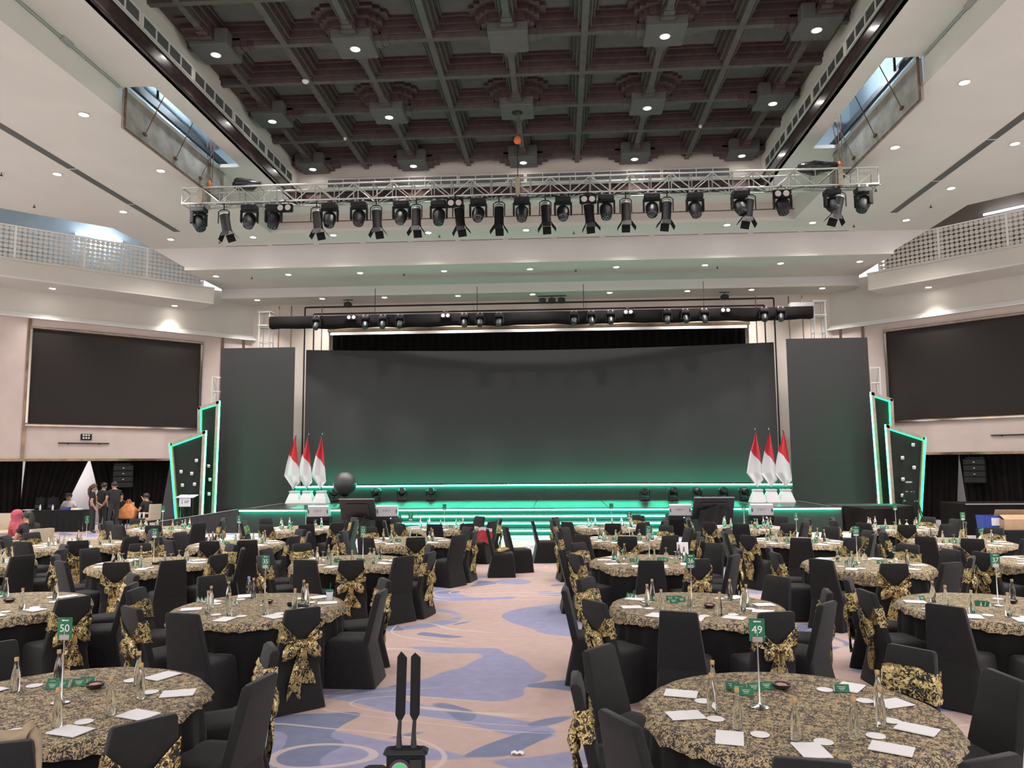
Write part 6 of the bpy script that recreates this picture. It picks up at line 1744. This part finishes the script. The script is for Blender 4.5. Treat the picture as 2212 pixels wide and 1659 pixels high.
# beige jacket over the nearest left chair
BEI = mat('beige_canvas', (0.42, 0.32, 0.22), 0.9, noise_amt=0.15, noise_scale=12)
c0_ = atz(40, 1592, 0.93)
q = MB()
def jk(u, v):
    # from the inner side over the top and down outside
    s_ = -0.20 + 0.62 * v
    z = 0.965 - max(0, s_ - 0.04) * 1.0 - max(0, -0.04 - s_) * 0.9
    y = (0.05 if s_ < -0.04 else (-0.05 if s_ > 0.04 else -s_ * 1.25)) + 0.012 * math.sin(u * 9 + v * 7)
    x = -0.30 + 0.36 * u + 0.02 * math.sin(v * 8)
    return Vector((x, y - max(0, s_) * 0.15, z + 0.012 * math.sin(u * 7)))
q.grid(jk, 16, 22)
jt = tag(obj('jacket', q.mesh('jacket', BEI, 60), None, (c0_.x, c0_.y, 0.0), R(20)), 'beige canvas jacket thrown over a chair at table fifty', 'jacket')
q = MB(); q.tube([(0.03, 0.04, 0.965), (0.075, -0.02, 0.93), (0.09, -0.05, 0.85), (0.095, -0.06, 0.72), (0.11, -0.07, 0.6)], [0.03, 0.036, 0.035, 0.032, 0.036], 10); obj('sleeve', q.mesh('sleeve', BEI, 60), jt)

# chairs left askew in the aisle
k = 0
for (x, y), rz, var, lab in (((1086, 1246), -84, 1, 'black chair turned sideways into the aisle with its sash fallen on the seat'), ((1122, 1236), -70, None, 'plain black chair turned sideways farther into the aisle'), ((1180, 1215), -82, None, 'plain black chair standing by the right aisle edge near the steps')):
    p = atz(x, y, 0)
    c = copy_tree(PROTO[None], None, lab, 'chairs left in the aisle', (p.x, p.y + 0.1, 0), R(rz))
    if k == 0:
        for j in range(3):
            q = MB(); b_ = blob(0.11, 0.09, 0.05, j * 3.0, 10)
            o = obj('fallen_sash', b_.mesh('fallen_sash', M['sash'], 60), c, (-0.1 + 0.1 * j, 0.05 - 0.06 * j, 0.51)); 
    k += 1
p = aty(1046, 1152, 17.3)
q = MB(); q.grid(lambda u, v: (-0.17 + 0.34 * u + 0.02 * math.sin(v * 6), 0.02 * math.sin(u * 8 + v * 3) - 0.05 * v, 0.26 * (1 - v) + 0.03 * math.sin(u * 5)), 12, 8)
t = tag(obj('red_scarf', q.mesh('red_scarf', mat('red_cloth', (0.45, 0.04, 0.05), 0.8), 60), None, (p.x, 17.3, 0.5)), 'red and white scarf hung on a chair beside the stage-side aisle table', 'scarf')
q = MB(); q.grid(lambda u, v: (-0.12 + 0.3 * u, -0.03 + 0.02 * math.sin(u * 9), 0.26 + 0.07 * (1 - v) + 0.02 * math.sin(u * 5)), 8, 3); obj('white_stripe', q.mesh('white_stripe', M['flagwhite'], 60), t)
for x, lab in ((1497, 'black backpack hanging on a chair near table twenty-one'), (1470, 'pale folder propped against a chair near table twenty-one')):
    p = aty(x, 1165, 14.3)
    if x == 1497:
        b_ = blob(0.17, 0.12, 0.26, 2.0); t = tag(obj('backpack', b_.mesh('backpack', M['fixture_dull'], 60), None, (p.x + 0.05, 14.0, 0.24)), lab, 'backpack')
        q = MB(); q.tube([(-0.08, -0.1, 0.2), (-0.1, -0.16, 0.0), (-0.08, -0.12, -0.2)], 0.018); obj('strap', q.mesh('strap', M['fixture']), t)
    else:
        q = MB(); q.bbox(-0.10, 0.10, -0.012, 0.012, 0, 0.34, 0.004, Matrix.Rotation(R(-10), 4, 'X')); t = tag(obj('folder', q.mesh('folder', M['paper']), None, (p.x, 14.05, 0.5)), lab, 'folder')
        q = MB(); q.box(-0.07, 0.07, -0.015, -0.012, 0.1, 0.15, Matrix.Rotation(R(-10), 4, 'X')); obj('blue_print', q.mesh('blue_print', BLUEP), t)
p = atz(1118, 1630, 0.0)
q = MB(); q.grid(lambda u, v: (-0.05 + 0.1 * u, -0.03 + 0.06 * v, 0.008 + 0.014 * abs(math.sin(u * 7 + v * 3))), 8, 5); tag(obj('crumpled_tissue', q.mesh('crumpled_tissue', M['paper']), None, (p.x, p.y, 0)), 'crumpled white tissue lying on the aisle carpet', 'tissue')

# ---- right edge: ladder, boxes, bin, dark platform
p = atz(1975, 1128, 0.0); LY_ = 26.2
p = aty(1968, 1120, LY_); ptop = aty(1975, 1042, LY_)
lad = thing('step_ladder', 'black folding step ladder with pale treads in front of the right neon panel', 'ladder', (p.x, LY_, 0))
H_ = ptop.z
for s_ in (-1, 1):
    q = MB()
    for sx in (-0.22, 0.22): q.cyl((sx + s_ * 0.0, s_ * 0.45, 0), (sx * 0.75, s_ * 0.03, H_), 0.02, n=6)
    obj('rail_pair', q.mesh('rail_pair', M['fixture']), lad)
    for j in range(4):
        f = (j + 1) / 5; q = MB(); hw = 0.21 * (1 - 0.25 * f)
        q.bbox(-hw, hw, s_ * 0.45 * (1 - f) - 0.04, s_ * 0.45 * (1 - f) + 0.04, H_ * f - 0.012, H_ * f + 0.012, 0.004); obj('tread', q.mesh('tread', M['wedge']), lad)
q = MB(); q.bbox(-0.2, 0.2, -0.08, 0.08, H_ - 0.02, H_ + 0.03, 0.008); obj('top_cap', q.mesh('top_cap', M['wedge']), lad)
lad.rotation_euler = (0, 0, R(60))
a = aty(2086, 1088, 24.0)
q = MB(); q.bbox(a.x, a.x + 4.5, 24.0, 25.6, 0, a.z - 0.02, 0.01)
t = tag(obj('dark_riser', q.mesh('dark_riser', M['drape'])), 'black skirted riser at the right edge in front of the drapes', 'riser')
q = MB(); q.box(a.x, a.x + 4.5, 23.985, 24.01, a.z - 0.03, a.z); obj('edge_strip', q.mesh('edge_strip', M['wedge']), t)
CARD = mat('cardboard', (0.50, 0.33, 0.20), 0.85, noise_amt=0.08)
def px_at(x, Y): return aty(x, 1130, Y).x
Yb = 20.6
q = MB(); q.bbox(px_at(2165, Yb), px_at(2165, Yb) + 2.6, Yb - 0.1, Yb + 0.9, 0, 0.46, 0.02); tag(obj('flight_case', q.mesh('flight_case', M['fixture_dull'])), 'low black flight case under the cardboard boxes at the right edge', 'case')
t = thing('cardboard_box', 'open cardboard box with flaps spread on the flight case', 'box', (px_at(2200, Yb), Yb + 0.3, 0.46))
q = MB(); q.box(-0.32, 0.6, -0.25, -0.24, 0, 0.26); q.box(-0.32, 0.6, 0.25, 0.26, 0, 0.26); q.box(-0.32, -0.31, -0.24, 0.25, 0, 0.26); q.box(0.59, 0.6, -0.24, 0.25, 0, 0.26); q.box(-0.32, 0.6, -0.24, 0.25, 0, 0.01); obj('box_walls', q.mesh('box_walls', CARD), t)
for M_, nm in ((Matrix.Translation((0.14, -0.25, 0.26)) @ Matrix.Rotation(R(-65), 4, 'X'), 'flap'), (Matrix.Translation((0.14, 0.26, 0.26)) @ Matrix.Rotation(R(25), 4, 'X'), 'flap')):
    q = MB(); q.box(-0.45, 0.45, -0.005, 0.005, 0, 0.25, M_); obj(nm, q.mesh(nm, CARD), t)
t = thing('blue_crate', 'blue plastic crate with a paper label beside the cardboard box', 'crate', (px_at(2142, Yb + 0.5), Yb + 0.5, 0.0))
q = MB(); q.loft([[(x * s_, y * s_, z) for x, y in rrect(0.3, 0.22, 0.03, 4)] for z, s_ in ((0.45, 0.92), (0.80, 1.0), (0.80, 0.95), (0.48, 0.88))], True, True); obj('crate_shell', q.mesh('crate_shell', BLUEP, 30), t)
q = MB(); q.box(-0.12, 0.12, -0.225, -0.222, 0.55, 0.75); obj('paper_label', q.mesh('paper_label', M['card_white']), t)
q = MB(); q.bbox(-0.3, 0.3, -0.25, 0.25, 0, 0.45, 0.02); obj('carton_below', q.mesh('carton_below', M['fixture_dull']), t)
GB = mat('green_plastic', (0.01, 0.18, 0.08), 0.45)
t = thing('green_bin', 'round green plastic bin behind table ten', 'bin', (px_at(2140, 19.6), 19.6, 0))
q = MB(); q.lathe([(0.2, 0), (0.24, 0.5), (0.26, 0.52)], 20); obj('bin_body', q.mesh('bin_body', GB, 40), t)
q = MB(); q.lathe([(0.27, 0.52), (0.27, 0.55), (0.2, 0.58), (0.02, 0.59)], 20); obj('lid', q.mesh('lid', GB, 40), t)
for k, (x, w_, h_) in enumerate(((2008, 0.42, 0.28), (2022, 0.3, 0.2))):
    Y_ = 22.6; q = MB(); q.bbox(-w_ / 2, w_ / 2, -0.2, 0.2, 0, h_, 0.008); tag(obj('cardboard_carton', q.mesh('cardboard_carton', CARD), None, (px_at(x, Y_) + 0.1 * k, Y_ + 0.45 * k, 0)), 'small closed cardboard carton on the floor behind table ten, %s' % ('bigger one', 'smaller one')[k], 'box')

# ---- wireless video transmitter just in front of the camera
tp = EYE + ray(877, 1625) * 1.25
tx_ = thing('video_transmitter', 'black wireless video transmitter with two antennas and a green light', 'transmitter', (tp.x, tp.y, 0), R(4))
zc = tp.z
q = MB(); q.bbox(-0.031, 0.031, -0.012, 0.014, zc - 0.11, zc + 0.008, 0.006); obj('housing', q.mesh('housing', M['fixture_dull'], 25), tx_)
q = MB(); q.bbox(-0.036, 0.036, -0.014, 0.016, zc - 0.004, zc + 0.006, 0.004); q.box(0.008, 0.027, -0.016, -0.012, zc - 0.02, zc - 0.006); obj('top_guard', q.mesh('top_guard', M['fixture'], 25), tx_)
for sx, top_, ln in ((-1, (866, 1413), 0), (1, (886, 1408), 0)):
    x0 = -0.0115 if sx < 0 else 0.0125
    q = MB(); q.tube([(x0, 0, zc + 0.004), (x0, 0, zc + 0.012), (x0 + sx * 0.0, 0, zc + 0.03), (x0 + 0.0015, 0, zc + 0.055)], [0.006, 0.0048, 0.0036, 0.003], 10)
    a_ = obj('antenna', q.mesh('antenna', M['fixture'], 50), tx_)
    q = MB(); Mt = Matrix.Translation((x0 + 0.0015, 0, zc + 0.052)) @ Matrix.Rotation(R(1.6 if sx < 0 else 0.8), 4, 'Y')
    q.prism_y([(-0.0035, 0), (0.0035, 0), (0.0078, 0.008), (0.0078, 0.098), (0.002 if sx < 0 else 0.0078, 0.104 if sx < 0 else 0.098), (-0.0025 if sx < 0 else -0.002, 0.108 if sx < 0 else 0.106), (-0.0078, 0.100), (-0.0078, 0.008)], -0.003, 0.003, Mt)
    obj('antenna_paddle', q.mesh('antenna_paddle', M['fixture_dull'], 20), a_)
q = MB(); q.lathe([(0.0185, 0), (0.0185, 0.003), (0.0155, 0.0045), (0.0145, 0.0045)], 24, cap0=False, cap1=False); d_ = obj('dial_ring', q.mesh('dial_ring', M['fixture'], 40), tx_, (-0.008, -0.0115, zc - 0.024), rot=(R(90), 0, 0))
q = MB(); q.lathe([(0.0148, 0.0035), (0.001, 0.0036)], 20, cap0=False, cap1=False); obj('pale_ring', q.mesh('pale_ring', M['wedge']), d_)
q = MB(); q.lathe([(0.0108, 0.0042), (0.001, 0.0046)], 20, cap0=False, cap1=False); obj('green_light', q.mesh('green_light', mat('green_indicator', (0.02, 0.35, 0.08), 0.4, emit=(0.03, 0.75, 0.12), es=0.12)), d_)
q = MB(); q.bbox(-0.075, -0.03, -0.02, 0.03, zc - 0.075, zc - 0.028, 0.006); q.bbox(-0.06, 0.03, -0.015, 0.03, zc - 0.15, zc - 0.11, 0.005); obj('mount', q.mesh('mount', M['fixture'], 25), tx_)
q = MB(); q.cyl((0, 0.005, 0.45), (0, 0.005, zc - 0.14), 0.012, n=10); obj('pole', q.mesh('pole', M['fixture']), tx_)
for k in range(3):
    a = R(90 + 120 * k); q = MB(); q.cyl((0, 0.005, 0.55), (0.4 * math.cos(a), 0.4 * math.sin(a), 0.01), 0.010, n=8); obj('leg', q.mesh('leg', M['fixture']), tx_)
